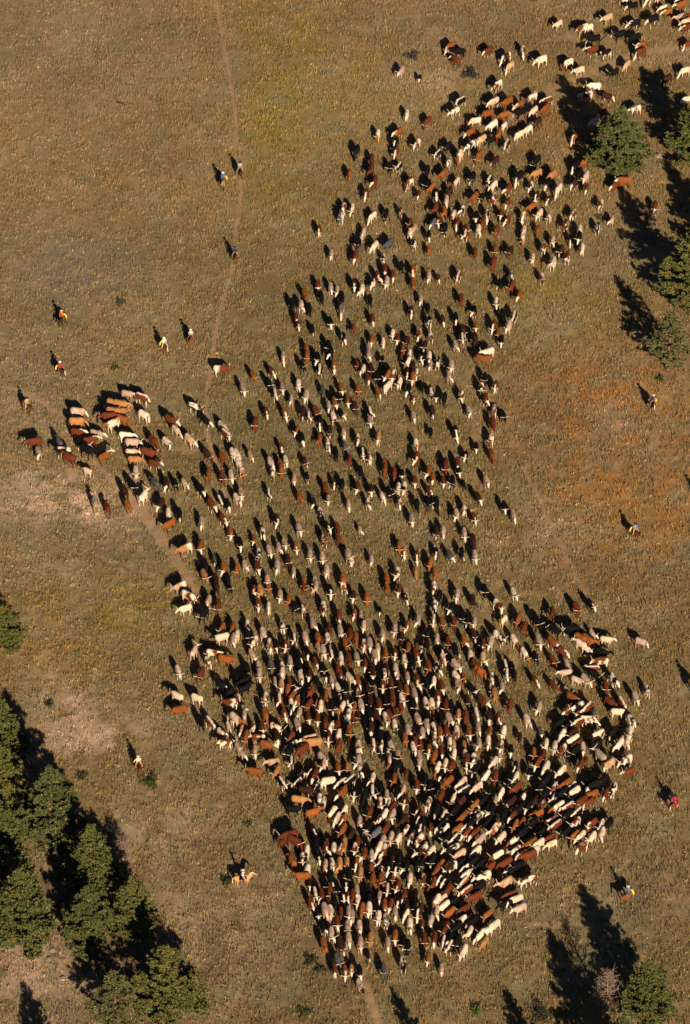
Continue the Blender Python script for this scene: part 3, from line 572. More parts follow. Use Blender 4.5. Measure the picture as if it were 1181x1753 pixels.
310 110 5.3 Kh;395 180 5.9 L;320 280 5.4 O;490 300 5.5 D;460 440 5.5 G;430 530 5.8 Rh;535 560 5.7 Oh;600 520 5.9 Th;685 690 5.2 Lk;560 110 5.8 L;570 230 5.8 L;455 60 6 R
@500 1570 200
690 280 5.9 L;790 230 6.1 T;760 370 5.5 K;965 270 6 L;1040 200 6.1 O;925 540 5.9 G;1120 480 5.6 Kp;1130 250 6 K;680 560 5.9 Kh
@690 1560 210
205 270 6.1 R;240 450 6.1 O;300 270 6.4 Rh;370 540 5.9 L;390 290 6.5 Kp;450 350 7 Dp;580 400 7 Lp;780 310 7.2 T;740 250 7.4 Wr;630 215 7.6 Wr;870 170 7.8 Wr;40 340 6.2 K;-5 500 5.6 W;520 300 6.8 K;450 270 6.7 Kh
"""


# ------------------------------------------------------------------ the herd
def parse(txt):
    out = []
    for line in txt.split('\n'):
        line = line.strip()
        if not line: continue
        if line[0] == '@':
            x0, y0, s = map(float, line[1:].split())
            continue
        for e in line.split(';'):
            x, y, h, k = e.split()
            p = (x0 + float(x) * s / 1181, y0 + float(y) * s / 1181, float(h), k)
            if all((p[0] - q[0]) ** 2 + (p[1] - q[1]) ** 2 > 47 for q in out): out.append(p)
    return out


HERD = parse(HERD_TXT)
NC = len(HERD)
HP = np.array([h[:2] for h in HERD])
r = np.random.default_rng(99)
cows = []
for px, py, clk, code in HERD:
    a = math.radians(clk * 30)
    d = np.array((math.sin(a), -math.cos(a))) * 8
    g0 = ground_at(px, py, .92)
    g1 = ground_at(px + d[0], py + d[1], .92); g2 = ground_at(px - d[0], py - d[1], .92)
    hd = math.atan2(g1[1] - g2[1], g1[0] - g2[0]) + r.normal(0, .04)
    small = r.random() < .08
    sc = r.normal(.915, .06) * (.82 if small else 1)
    pose = r.choice(8, p=(.2, .2, .2, .1, .1, .1, .03, .07)) if py > 420 else r.choice(8, p=(.1, .15, .15, .08, .08, .2, .2, .04))
    horn = r.random() < (.55 if py > 560 else .4)
    dep = math.hypot(g0[0], g0[1] + CAM_B, CAM_H)
    look = math.atan2(g0[1] + CAM_B, g0[0])
    side = abs(math.sin(hd - look))
    sc *= 1 + .15 * side + (.06 if px < 420 and 600 < py < 1050 else 0)
    area = (F_PX / dep) ** 2 * (1.35 + 1.05 * side)
    cows.append(dict(px=px, py=py, code=code, xy=g0, hd=hd, sc=sc, pose=int(pose), horn=bool(horn), area=area, hs=int(r.integers(3))))
order = sorted(range(NC), key=lambda i: -cows[i]['area'])
NEAR = set(order[:300])

# --- words that single out each cow
COATW = {'W': 'cream white cow', 'L': 'pinkish white cow', 'C': 'pale tan cow', 'T': 'tan cow', 'O': 'orange-brown cow', 'R': 'red-brown cow',
         'D': 'dark brown cow', 'K': 'black cow', 'G': 'grey cow'}
SHORT = {'W': 'white', 'L': 'pinkish white', 'C': 'pale tan', 'T': 'tan', 'O': 'orange', 'R': 'red', 'D': 'dark brown', 'K': 'black', 'G': 'grey'}


def coat_words(c):
    b, s = c[0], c[1:]
    if s == 'h': return 'white-faced ' + COATW[b]
    if s == 'p': return SHORT[b] + ' cow with white patches' if b not in 'LW' else 'white cow with reddish patches'
    if s == 'r': return 'white cow with red head'
    if s == 'k': return 'white cow with black head'
    if s == 'b': return SHORT[b] + ' cow with pale rump'
    return COATW[b]


def short_words(c):
    b, s = c[0], c[1:]
    if s == 'h': return 'white-faced ' + SHORT[b]
    if s == 'p': return 'patched ' + SHORT[b]
    if s in ('r', 'k'): return 'dark-headed white'
    return SHORT[b]


def zone(x, y):
    if y > 1610: return "at the herd's leading tip"
    if y > 1470 and x < 600: return "on the lead group's left side"
    if y > 1470 and x > 790: return "on the lead group's right side"
    if y > 1470: return 'in the packed lead group'
    if x < 560 and y > 1290: return "on the front's left edge"
    if x > 930 and y > 1230: return "on the herd's right flank"
    if y > 1230: return 'in the dense front'
    if x < 430: return 'straying left of the herd'
    if x > 960: return 'straying right of the herd'
    return 'in the open middle'


rel = []
for i in range(NC):
    d = HP - HP[i]; dist = np.hypot(d[:, 0], d[:, 1]); dist[i] = 1e9
    e = {}
    for nm, m in (('left', (d[:, 0] < 0) & (np.abs(d[:, 1]) < -d[:, 0])), ('right', (d[:, 0] > 0) & (np.abs(d[:, 1]) < d[:, 0])),
                  ('behind', (d[:, 1] < 0) & (np.abs(d[:, 0]) < -d[:, 1])), ('ahead', (d[:, 1] > 0) & (np.abs(d[:, 0]) < d[:, 1]))):
        j = np.argmin(np.where(m, dist, 1e9))
        e[nm] = short_words(HERD[j][3]) if m[j] and dist[j] < 75 else 'no'
    rel.append(e)
PH = {'left': '%s one at left', 'right': '%s one at right', 'behind': '%s one above', 'ahead': '%s one below'}
base_key = [(coat_words(c['code']), zone(c['px'], c['py'])) for c in cows]
SHAPES = [()] + [(k,) for k in PH] + [('left', 'right'), ('behind', 'ahead'), ('left', 'ahead'), ('right', 'ahead'), ('left', 'behind'), ('right', 'behind')]
from collections import Counter
CNT = {s: Counter(base_key[i] + tuple(rel[i][k] for k in s) for i in range(NC)) for s in SHAPES}
labels = {}
for i in NEAR:
    done = False
    for s in SHAPES:
        if any(rel[i][k] == 'no' for k in s): continue
        if CNT[s][base_key[i] + tuple(rel[i][k] for k in s)] == 1:
            w = base_key[i][0] + ' ' + base_key[i][1]
            if len(s) == 1: w += ', ' + PH[s[0]] % rel[i][s[0]]
            if len(s) == 2:
                ab = {'left': 'left', 'right': 'right', 'behind': 'above', 'ahead': 'below'}
                w += ', %s one %s, %s one %s' % (rel[i][s[0]], ab[s[0]], rel[i][s[1]], ab[s[1]])
            if len(w.split()) <= 16:
                labels[i] = w; done = True
                break
    if not done:
        same = sorted((j for j in range(NC) if base_key[j] == base_key[i]), key=lambda j: -HP[j][1])
        k = same.index(i)
        nth = ['lowest', 'second lowest', 'third lowest', 'fourth lowest', 'fifth lowest', 'sixth lowest', 'seventh lowest', 'eighth lowest', 'ninth lowest', 'tenth lowest',
               'eleventh lowest', 'twelfth lowest'] + ['number %d from the bottom' % q for q in range(13, 90)]
        labels[i] = '%s %s, %s' % (base_key[i][0], base_key[i][1], nth[k])

bulkV, bulkT, bulkC, hornV, hornT, off, offh = [], [], [], [], [], 0, 0
HORN_NP = []
for hs in HORNS:
    row = []
    for me in hs:
        me.calc_loop_triangles()
        v = np.array([x.co[:] for x in me.vertices]); t = np.array([x.vertices[:] for x in me.loop_triangles])
        row.append((v, t))
    HORN_NP.append(row)
for i, c in enumerate(cows):
    rr = np.random.default_rng(5000 + i)
    z = float(ground_h(np.array([c['xy'][0]]), np.array([c['xy'][1]]))[0])
    fv, ft, fc = (FORM if i in NEAR else FORM_LO)[c['pose']]
    col = coat(c['code'], fc, rr)
    # stout and lean animals
    wd = rr.uniform(.92, 1.12)
    if i in NEAR:
        me = np_mesh('cow', fv * np.array((1, wd, 1)), ft, col, True, M_COAT)
        o = tag(link('cow', me), labels[i], 'cow', 'cattle of the driven herd')
        o.location = (c['xy'][0], c['xy'][1], z); o.rotation_euler = (0, 0, c['hd']); o.scale = (c['sc'],) * 3
        if c['horn']: link('horns', HORNS[c['pose']][c['hs']], o)
    else:
        ca, sa = math.cos(c['hd']), math.sin(c['hd'])
        R = np.array(((ca, -sa, 0), (sa, ca, 0), (0, 0, 1))).T * c['sc']
        T0 = np.array((c['xy'][0], c['xy'][1], z))
        bulkV.append((fv * np.array((1, wd, 1))) @ R + T0); bulkT.append(ft + off); bulkC.append(col); off += len(fv)
        if c['horn']:
            hv, ht = HORN_NP[c['pose']][c['hs']]
            bulkV.append(hv @ R + T0); bulkT.append(ht + off); off += len(hv)
            bulkC.append(np.tile(np.array((.62, .50, .33)), (len(hv), 1)))
me = np_mesh('trailing_cattle', np.concatenate(bulkV), np.concatenate(bulkT), np.concatenate(bulkC), True, M_COAT)
tag(link('trailing_cattle', me), 'hundreds more cattle strung out up the prairie behind the packed front', 'cattle', kind='stuff')


# ------------------------------------------------------------------ horses and riders
def horse_form(drop, stride):
    bm = bmesh.new()
    spine = [((-.98, 0, 1.36), .08, .10), ((-.90, 0, 1.32), .20, .24), ((-.68, 0, 1.30), .265, .28), ((-.35, 0, 1.24), .26, .28),
             ((0, 0, 1.20), .285, .32), ((.30, 0, 1.22), .26, .33), ((.52, 0, 1.30), .20, .32), ((.70, 0, 1.42), .135, .26),
             ((.88, 0, 1.60), .10, .19), ((1.02, 0, 1.76), .085, .14), ((1.14, 0, 1.80), .09, .115), ((1.28, 0, 1.68), .085, .105),
             ((1.42, 0, 1.50), .06, .075), ((1.50, 0, 1.40), .055, .06)]
    ring_loft(bm, turned(spine, .6, 1, .08, drop), 14)
    for s in (-1, 1):
        d = stride * s
        ring_loft(bm, [((.46, .16 * s, 1.2), .10, .17), ((.50 + d * .3, .17 * s, .88), .08, .10), ((.50 + d * .7, .16 * s, .56), .052, .058),
                       ((.48 + d, .16 * s, .22), .036, .04), ((.51 + d, .16 * s, .06), .05, .055), ((.53 + d, .16 * s, -.02), .06, .075)], 8)
        d = -stride * s
        ring_loft(bm, [((-.66, .15 * s, 1.26), .12, .25), ((-.58 + d * .3, .17 * s, .96), .095, .16), ((-.72 + d * .6, .17 * s, .60), .05, .075),
                       ((-.68 + d * .9, .16 * s, .24), .038, .044), ((-.63 + d, .16 * s, .06), .05, .055), ((-.61 + d, .16 * s, -.02), .06, .075)], 8)
        ring_loft(bm, turned([((1.10, .06 * s, 1.88), .03, .03), ((1.10, .075 * s, 1.98), .025, .03), ((1.11, .08 * s, 2.05), .008, .008)], .6, 1, .08, drop), 6)
    return one_skin(bm, .034, 2400)


H_FORM = [horse_form(-.02, .14), horse_form(-.16, -.16)]


def mane_mesh(drop):
    bm = bmesh.new()
    ring_loft(bm, turned([((.60, .02, 1.60), .025, .06), ((.76, .05, 1.70), .035, .11), ((.92, .06, 1.82), .035, .10), ((1.06, .03, 1.90), .035, .07),
                          ((1.18, 0, 1.86), .03, .03)], .6, 1, .08, drop), 8)
    return bm_mesh('mane', bm)


def tail_mesh():
    bm = bmesh.new()
    ring_loft(bm, [((-.98, 0, 1.38), .035, .035), ((-1.08, 0, 1.25), .05, .05), ((-1.12, .01, .95), .07, .06), ((-1.10, .02, .62), .06, .05),
                   ((-1.08, .02, .42), .015, .015)], 8)
    return bm_mesh('tail', bm)


def saddle_mesh():
    bm = bmesh.new()
    n, m = 11, 9
    G = []
    for i in range(n):
        x = -.36 + .66 * i / (n - 1)
        row = []
        for j in range(m):
            a = (j / (m - 1) - .5) * 2.5
            rise = .10 * max(0, (abs(i - 4.8) - 3) / 2.2) * max(0, 1 - abs(a) * 1.1)
            row.append(bm.verts.new((x, .315 * math.sin(a), 1.20 + .345 * math.cos(a) + rise)))
        G.append(row)
    for i in range(n - 1):
        for j in range(m - 1):
            bm.faces.new((G[i][j], G[i + 1][j], G[i + 1][j + 1], G[i][j + 1]))
    bmesh.ops.solidify(bm, geom=bm.faces[:], thickness=.035)
    for s in (-1, 1):                                          # fenders and stirrups
        ring_loft(bm, [((-.02, .33 * s, 1.28), .012, .11), ((.04, .36 * s, 1.0), .012, .08), ((.08, .37 * s, .76), .012, .05)], 6)
        ring_loft(bm, [((.08, .31 * s, .70), .03, .06), ((.08, .43 * s, .70), .03, .06)], 6)
    ring_loft(bm, [((.27, 0, 1.56), .035, .035), ((.29, 0, 1.66), .028, .028), ((.30, 0, 1.69), .045, .045)], 8)
    return bm_mesh('saddle', bm, M_LEATHER)


def blanket_mesh():
    bm = bmesh.new()
    n, m = 7, 9
    G = [[bm.verts.new((-.46 + .84 * i / (n - 1), .318 * math.sin(a), 1.198 + .328 * math.cos(a))) for a in [(j / (m - 1) - .5) * 2.9 for j in range(m)]] for i in range(n)]
    for i in range(n - 1):
        for j in range(m - 1):
            bm.faces.new((G[i][j], G[i + 1][j], G[i + 1][j + 1], G[i][j + 1]))
    bmesh.ops.solidify(bm, geom=bm.faces[:], thickness=.015)
    return bm_mesh('saddle_blanket', bm)


def slicker_mesh(side):
    """oilskin coat tied behind the cantle, hanging down one or both flanks"""
    bm = bmesh.new()
    for s in ((-1, 1) if side == 0 else (side,)):
        ring_loft(bm, [((-.46, .02 * s, 1.59), .10, .07), ((-.47, .18 * s, 1.56), .12, .08), ((-.46, .32 * s, 1.40), .13, .08),
                       ((-.45, .39 * s, 1.16), .12, .07), ((-.44, .40 * s, .96), .07, .04)], 8)
    return bm_mesh('slicker', bm, M_YELLOW)


def person_form():
    """one rider astride: every joint a vertex, grown with the Skin modifier; saddle seat at z 1.53"""
    vs, es, rad = [], [], []

    def v(p, r, par=None):
        vs.append(p); rad.append(r if isinstance(r, tuple) else (r, r))
        if par is not None: es.append((par, len(vs) - 1))
        return len(vs) - 1
    hip = v((-.08, 0, 1.64), (.165, .125))
    w = v((-.06, 0, 1.80), (.145, .11), hip); ch = v((-.04, 0, 2.00), (.175, .125), w); sh = v((-.03, 0, 2.12), (.13, .09), ch)
    nk = v((-.02, 0, 2.21), .058, sh); hd = v((0, 0, 2.30), (.075, .09), nk); tp = v((0, 0, 2.41), (.078, .095), hd)
    ns = v((.095, 0, 2.325), .016, hd)
    for s in (-1, 1):
        a = v((-.03, .19 * s, 2.10), .068, sh); el = v((.02, .27 * s, 1.86), .050, a); wr = v((.22, .16 * s, 1.78), .033, el)
        pm = v((.29, .13 * s, 1.775), (.042, .022), wr)
        for k in range(4):                                     # fingers closed on the reins
            f = v((.335, .13 * s + (k - 1.5) * .021, 1.775 - .004 * abs(k - 1.3)), .0095, pm)
            f2 = v((.355 - .003 * k, .13 * s + (k - 1.5) * .021, 1.748), .0085, f); v((.335, .13 * s + (k - 1.5) * .020, 1.732 + .003 * k), .0075, f2)
        t = v((.275, .13 * s - .045 * s, 1.79), .011, wr); v((.315, .13 * s - .042 * s, 1.775), .009, t)
        hp = v((-.02, .14 * s, 1.62), .10, hip); kn = v((.26, .345 * s, 1.26), .070, hp); ca = v((.18, .385 * s, 1.05), .060, kn)
        an = v((.08, .385 * s, .80), .045, ca); v((.22, .40 * s, .745), (.045, .032), an)
    me = bpy.data.meshes.new('rider'); me.from_pydata(vs, es, [])
    o = bpy.data.objects.new('rider', me); COL.objects.link(o)
    o.modifiers.new('k', 'SKIN')
    for i, q in enumerate(me.skin_vertices[0].data):
        q.radius = rad[i]; q.use_root = i == 0
    sb = o.modifiers.new('s', 'SUBSURF'); sb.levels = 1; sb.render_levels = 1
    dg = bpy.context.evaluated_depsgraph_get(); dg.update()
    ev = o.evaluated_get(dg).data
    ev.calc_loop_triangles()
    V = np.array([q.co[:] for q in ev.vertices]); T = np.array([q.vertices[:] for q in ev.loop_triangles])
    bpy.data.objects.remove(o); bpy.data.meshes.remove(me)
    return V, T


P_V, P_T = person_form()


def hat_mesh(mat):
    bm = bmesh.new()
    prof = [(.0, 2.535), (.055, 2.54), (.085, 2.525), (.095, 2.46), (.105, 2.40), (.15, 2.392), (.195, 2.405), (.20, 2.398), (.15, 2.38), (.09, 2.38)]
    n = 18
    rings = [[bm.verts.new((rr * 1.12 * math.cos(k * 2 * math.pi / n), rr * math.sin(k * 2 * math.pi / n),
                            z + (.05 * abs(math.sin(k * 2 * math.pi / n)) ** 2 if rr > .13 else 0) - (.03 if rr < .06 and abs(math.sin(k * 2 * math.pi / n)) < .4 else 0)))
              for k in range(n)] for rr, z in prof]
    for a, b in zip(rings[:-1], rings[1:]):
        for k in range(n): bm.faces.new((a[k], a[(k + 1) % n], b[(k + 1) % n], b[k]))
    bmesh.ops.remove_doubles(bm, verts=bm.verts, dist=.0005)
    return bm_mesh('hat', bm, mat)


def rider_colours(shirt, legs, neck):
    x, y, z = P_V[:, 0], P_V[:, 1], P_V[:, 2]
    c = np.tile(np.array(legs), (len(P_V), 1))
    up = z > 1.72
    c[up] = shirt
    c[(z > 1.66) & (z <= 1.73) & (np.abs(y) < .2) & (x < .1)] = (.05, .025, .012)          # belt
    skin = (.36, .17, .10)
    hand = (x > .235) & (z > 1.68) & (np.abs(y) < .24)
    c[hand] = skin
    head = (z > 2.20) & (np.abs(y) < .13)
    c[head] = skin
    c[head & (z < 2.245)] = neck if neck is not None else skin
    c[(z > 2.28) & (np.abs(y) < .13) & (x < .0)] = (.05, .03, .018)                         # hair
    c[head & (np.abs(z - 2.345) < .014) & (x > .045) & (np.abs(np.abs(y) - .032) < .016)] = (.02, .015, .012)   # eyes
    c[head & (np.abs(z - 2.27) < .010) & (x > .05) & (np.abs(y) < .03)] = (.22, .06, .05)    # mouth
    c[z < .84] = (.05, .028, .016)                                                          # boots
    return c


COLR = {'white': (.72, .66, .58), 'cream': (.62, .53, .38), 'blue': (.07, .13, .34), 'navy': (.025, .035, .12), 'lavender': (.42, .36, .48), 'orange': (.62, .14, .03),
        'red': (.45, .03, .05), 'magenta': (.42, .03, .08), 'tan': (.55, .33, .16), 'black': (.015, .013, .016), 'greyblue': (.16, .21, .33), 'paleblue': (.18, .25, .50)}
HATC = {'white': (.74, .68, .56), 'straw': (.62, .46, .26), 'dark': (.03, .022, .02), 'navy': (.03, .035, .09), 'cream': (.66, .56, .40)}
HATM = {k: flat_mat('felt_' + k, v, .9, .1) for k, v in HATC.items()}
HORSEC = {'bay': ((.135, .040, .013), (.012, .009, .008)), 'dark': ((.055, .020, .010), (.010, .008, .007)), 'sorrel': ((.22, .068, .018), (.22, .085, .03)),
          'palomino': ((.52, .27, .10), (.70, .56, .36)), 'buckskin': ((.42, .22, .10), (.02, .014, .012)), 'brown': ((.10, .038, .016), (.014, .01, .009))}
HAIRM = {k: flat_mat('hair_' + k, v[1], .7, .2) for k, v in HORSEC.items()}
BLANKM = {k: flat_mat('wool_' + k, v, .95, .2) for k, v in {'red': (.30, .04, .03), 'cream': (.55, .46, .33), 'blue': (.06, .09, .2)}.items()}
SADDLE, TAIL = saddle_mesh(), tail_mesh()
MANES = [mane_mesh(-.02), mane_mesh(-.16)]
BLANK = blanket_mesh()

RIDERS = [  # px, py (horse's barrel), clock heading, horse, white legs, shirt, neck, trousers, hat, slicker side (None none, 0 both), words
    (382, 309, 6.4, 'buckskin', 0, 'blue', None, (.12, .10, .08), 'white', 1, 'rider in blue shirt and white hat on a tan horse', 'tan horse carrying the blue-shirted rider near the trail, yellow slicker hanging'),
    (411, 291, 6.0, 'dark', 0, 'lavender', (.5, .05, .04), (.35, .22, .12), 'dark', None, 'rider in pale lavender shirt with red scarf and dark hat', 'dark brown horse on the trail under the lavender-shirted rider'),
    (402, 436, 5.7, 'bay', 0, 'navy', None, (.25, .16, .09), 'navy', None, 'rider in navy shirt and navy hat alone on the trail', 'dark bay horse walking alone down the middle of the trail'),
    (106, 545, 7.0, 'dark', 0, 'orange', None, (.10, .07, .05), 'straw', 1, 'rider in bright orange shirt and straw hat, farthest left group', 'dark horse under the orange-shirted rider, yellow slicker on its side'),
    (281, 592, 5.2, 'sorrel', 0, 'white', None, (.45, .36, .28), 'white', -1, 'rider all in white with white hat, beside another rider', 'red horse with head down right, under the rider in white'),
    (327, 578, 6.3, 'sorrel', 0, 'cream', None, (.20, .10, .06), 'cream', None, 'rider in cream shirt and cream hat right of the white rider', 'red-brown horse under the cream-shirted rider'),
    (103, 632, 4.8, 'bay', 1, 'red', None, (.06, .06, .12), 'white', -1, 'rider in crimson red shirt and white hat at left', 'bay horse with pale face under the crimson-shirted rider'),
    (46, 693, 4.5, 'bay', 0, 'tan', None, (.45, .30, .18), 'dark', None, 'rider in tan coat and dark hat at the far left edge', 'brown horse under the tan-coated rider by the left trail'),
    (1118, 690, 5.8, 'sorrel', 0, 'navy', (.5, .05, .04), (.30, .18, .10), 'straw', 0, 'rider in navy shirt with red scarf and straw hat by pines', 'sorrel horse with yellow bundles both sides below the right pines'),
    (1087, 909, 4.7, 'bay', 0, 'paleblue', None, (.45, .25, .12), 'dark', -1, 'rider in light blue shirt and dark hat on the rusty grass', 'bay horse with yellow slicker on the rusty orange grass'),
    (1187, 1172, 6.1, 'bay', 0, 'black', None, (.08, .05, .04), 'white', 0, 'rider in black shirt and white hat cut by the right edge', 'red bay horse cut off by the right edge of the picture'),
    (1199, 846, 6.0, 'bay', 0, 'greyblue', None, (.10, .08, .06), 'straw', None, 'rider just outside the right edge, casting a shadow into view', 'bay horse just outside the right edge on the rusty grass'),
    (1154, 1376, 7.0, 'sorrel', 1, 'magenta', None, (.40, .06, .06), 'dark', None, 'rider in magenta red shirt and dark hat on the right', 'sorrel horse with white lower legs under the magenta-shirted rider'),
    (1075, 1530, 7.4, 'sorrel', 0, 'greyblue', (.55, .10, .05), (.14, .08, .05), 'straw', 1, 'rider in grey-blue shirt, orange scarf and straw hat, lower right', 'sorrel horse with bright yellow slicker at the lower right'),
    (416, 1503, 2.85, 'palomino', 0, 'white', (.4, .05, .04), (.50, .26, .16), 'cream', None, 'rider in white shirt and cream hat on a golden horse', 'golden palomino horse standing sideways, facing right'),
    (237, 1308, 5.7, 'bay', 0, 'white', None, (.42, .24, .12), 'straw', -1, 'rider in white shirt and straw hat riding alone near left pines', 'bay horse walking alone by the green bush near the left pines'),
]
BL = ['red', 'cream', 'blue']
for i, (px, py, clk, hk, wl, shirt, neck, legs, hat, slick, lab_p, lab_h) in enumerate(RIDERS):
    a = math.radians(clk * 30)
    d = np.array((math.sin(a), -math.cos(a))) * 8
    g = ground_at(px, py, 1.22); g1 = ground_at(px + d[0], py + d[1], 1.22); g2 = ground_at(px - d[0], py - d[1], 1.22)
    hd = math.atan2(g1[1] - g2[1], g1[0] - g2[0])
    z = float(ground_h(g[:1], g[1:])[0])
    k = i % 2
    hv, ht = H_FORM[k]
    body, hair = HORSEC[hk]
    rr = np.random.default_rng(700 + i)
    hc = np.tile(np.array(body) * rr.uniform(.85, 1.15), (len(hv), 1))
    hc *= (1 + .12 * np.sin(hv[:, :1] * 7 + i) * np.sin(hv[:, 2:] * 9))
    if hk in ('bay', 'brown', 'dark', 'buckskin'): hc[hv[:, 2] < .52] = hair
    if wl: hc[(hv[:, 2] < .42)] = (.66, .56, .44)
    if wl or i in (8, 4): hc[(hv[:, 0] > 1.2) & (np.abs(hv[:, 1] - .05) < .05)] = (.66, .56, .44)
    hc[hv[:, 2] < .05] = (.05, .04, .03)
    M = Matrix.Translation((g[0], g[1], z)) @ Matrix.Rotation(hd, 4, 'Z')
    h = tag(link('horse', np_mesh('horse', hv, ht, hc, True, M_COAT)), lab_h, 'horse', 'horses of the riders')
    h.matrix_world = M
    for nm, me, mt in (('mane', MANES[k], HAIRM[hk]), ('tail', TAIL, HAIRM[hk]), ('saddle_blanket', BLANK, BLANKM[BL[i % 3]])):
        q = me.copy(); q.materials.clear(); q.materials.append(mt)
        link(nm, q, h)
    link('saddle', SADDLE, h)
    if slick is not None: link('slicker', slicker_mesh(slick), h)
    p = tag(link('person', np_mesh('person', P_V, P_T, rider_colours(COLR[shirt], legs, neck), True, M_CLOTH)), lab_p, 'person', 'riders around the herd')
    p.matrix_world = M
    link('hat', hat_mesh(HATM[hat]), p)


# ------------------------------------------------------------------ pines
def pine_meshes(seed, limbs, hue=(.115, .122, .036), h=12.0, rad=3.6, sparse=1.15, bare=.07):
    """trunk with limbs, and a crown of many needle clumps along the limbs"""
    r = np.random.default_rng(seed)
    bm = bmesh.new()
    lean = r.normal(0, .02, 2)

    def ax(z): return np.array((lean[0] * z + .12 * math.sin(z * .5 + seed), lean[1] * z + .12 * math.cos(z * .43 + seed), z))
    ring_loft(bm, [(tuple(ax(z)), .26 * (1 - z / h) ** .8 + .03, .26 * (1 - z / h) ** .8 + .03) for z in np.linspace(-.15, h * .97, 12)], 9)
    cl = []
    for i in range(limbs):
        t = bare + (1 - bare) * (i + r.random()) / limbs
        z = t * h
        prof = min(1, (1 - t) * 1.3 + .06) * (.80 + .20 * min(1, (t - bare) / .15))
        L = rad * prof * r.uniform(.68, 1.12)
        a = i * 2.399 + r.normal(0, .35)
        rise = r.uniform(-.12, .28) + .5 * t * t
        p0 = ax(z)
        pts = [p0 + np.array((math.cos(a) * L * q, math.sin(a) * L * q, L * (rise * q + .18 * q * q - .05 * q))) for q in (0, .4, .75, 1)]
        ring_loft(bm, [(tuple(p), .07 * (1 - .8 * k / 3) * (1 - t * .6), .07 * (1 - .8 * k / 3) * (1 - t * .6)) for k, p in enumerate(pts)], 5)
        n = max(3, int(L * 7.5 * sparse))
        for j in range(n):
            q = r.uniform(.28, 1.04)
            k = min(2, int(q * 3)); f = q * 3 - k
            c = pts[k] * (1 - f) + pts[k + 1] * f
            side = r.normal(0, .34 * (.4 + q)) * min(1, L / 2)
            c = c + np.array((-math.sin(a) * side, math.cos(a) * side, abs(r.normal(0, .16))))
            cl.append((c, r.uniform(.20, .38) * (1.0 if t < .9 else .8)))
    for z in np.linspace(h * .1, h * .88, 60):                 # inner foliage close to the stem
        a = r.uniform(0, 6.28); q = rad * (1 - z / h) * r.uniform(.1, .55)
        cl.append((ax(z) + np.array((math.cos(a) * q, math.sin(a) * q, .1)), r.uniform(.3, .5)))
    for z in np.linspace(h * .86, h * .99, 9):
        cl.append((ax(z) + np.append(r.normal(0, .16, 2), 0), r.uniform(.24, .36)))
    trunk = bm_mesh('trunk', bm, M_BARK)
    C = np.array([c for c, _ in cl]); S = np.array([s for _, s in cl])
    m, b = len(C), 30
    d = r.normal(0, 1, (m, b, 3)); d /= np.linalg.norm(d, axis=2, keepdims=True)
    d[..., 2] = d[..., 2] * .75 + .12
    ln = S[:, None, None] * r.uniform(.55, 1.1, (m, b, 1))
    tip = C[:, None] + d * ln; root = C[:, None] + d * ln * .18
    w = np.cross(d, r.normal(0, 1, (m, b, 3))); w /= np.linalg.norm(w, axis=2, keepdims=True) + 1e-9
    w *= S[:, None, None] * r.uniform(.14, .24, (m, b, 1))
    V = np.stack([root - w * .5, root + w * .5, (root + tip) * .5 + w, tip, (root + tip) * .5 - w], 2)
    base = np.array(hue) * r.uniform(.7, 1.3, (m, 1)) * (1 + r.normal(0, .07, (m, 3)))
    old = r.random(m) < .025
    base[old] = np.array((.22, .14, .04)) * r.uniform(.7, 1.2, (old.sum(), 1))
    cc = np.repeat(np.repeat((base[:, None] * r.uniform(.8, 1.25, (m, b, 1)))[:, :, None], 5, 2), 1, 1)
    n = m * b
    i0 = np.arange(n)[:, None] * 5
    T = np.concatenate([i0 + np.array((0, 1, 2)), i0 + np.array((0, 2, 4)), i0 + np.array((4, 2, 3))])
    crown = np_mesh('crown', V.reshape(-1, 3), T, np.clip(cc.reshape(-1, 3), .004, .5), False, M_LEAF, 'tint')
    return trunk, crown


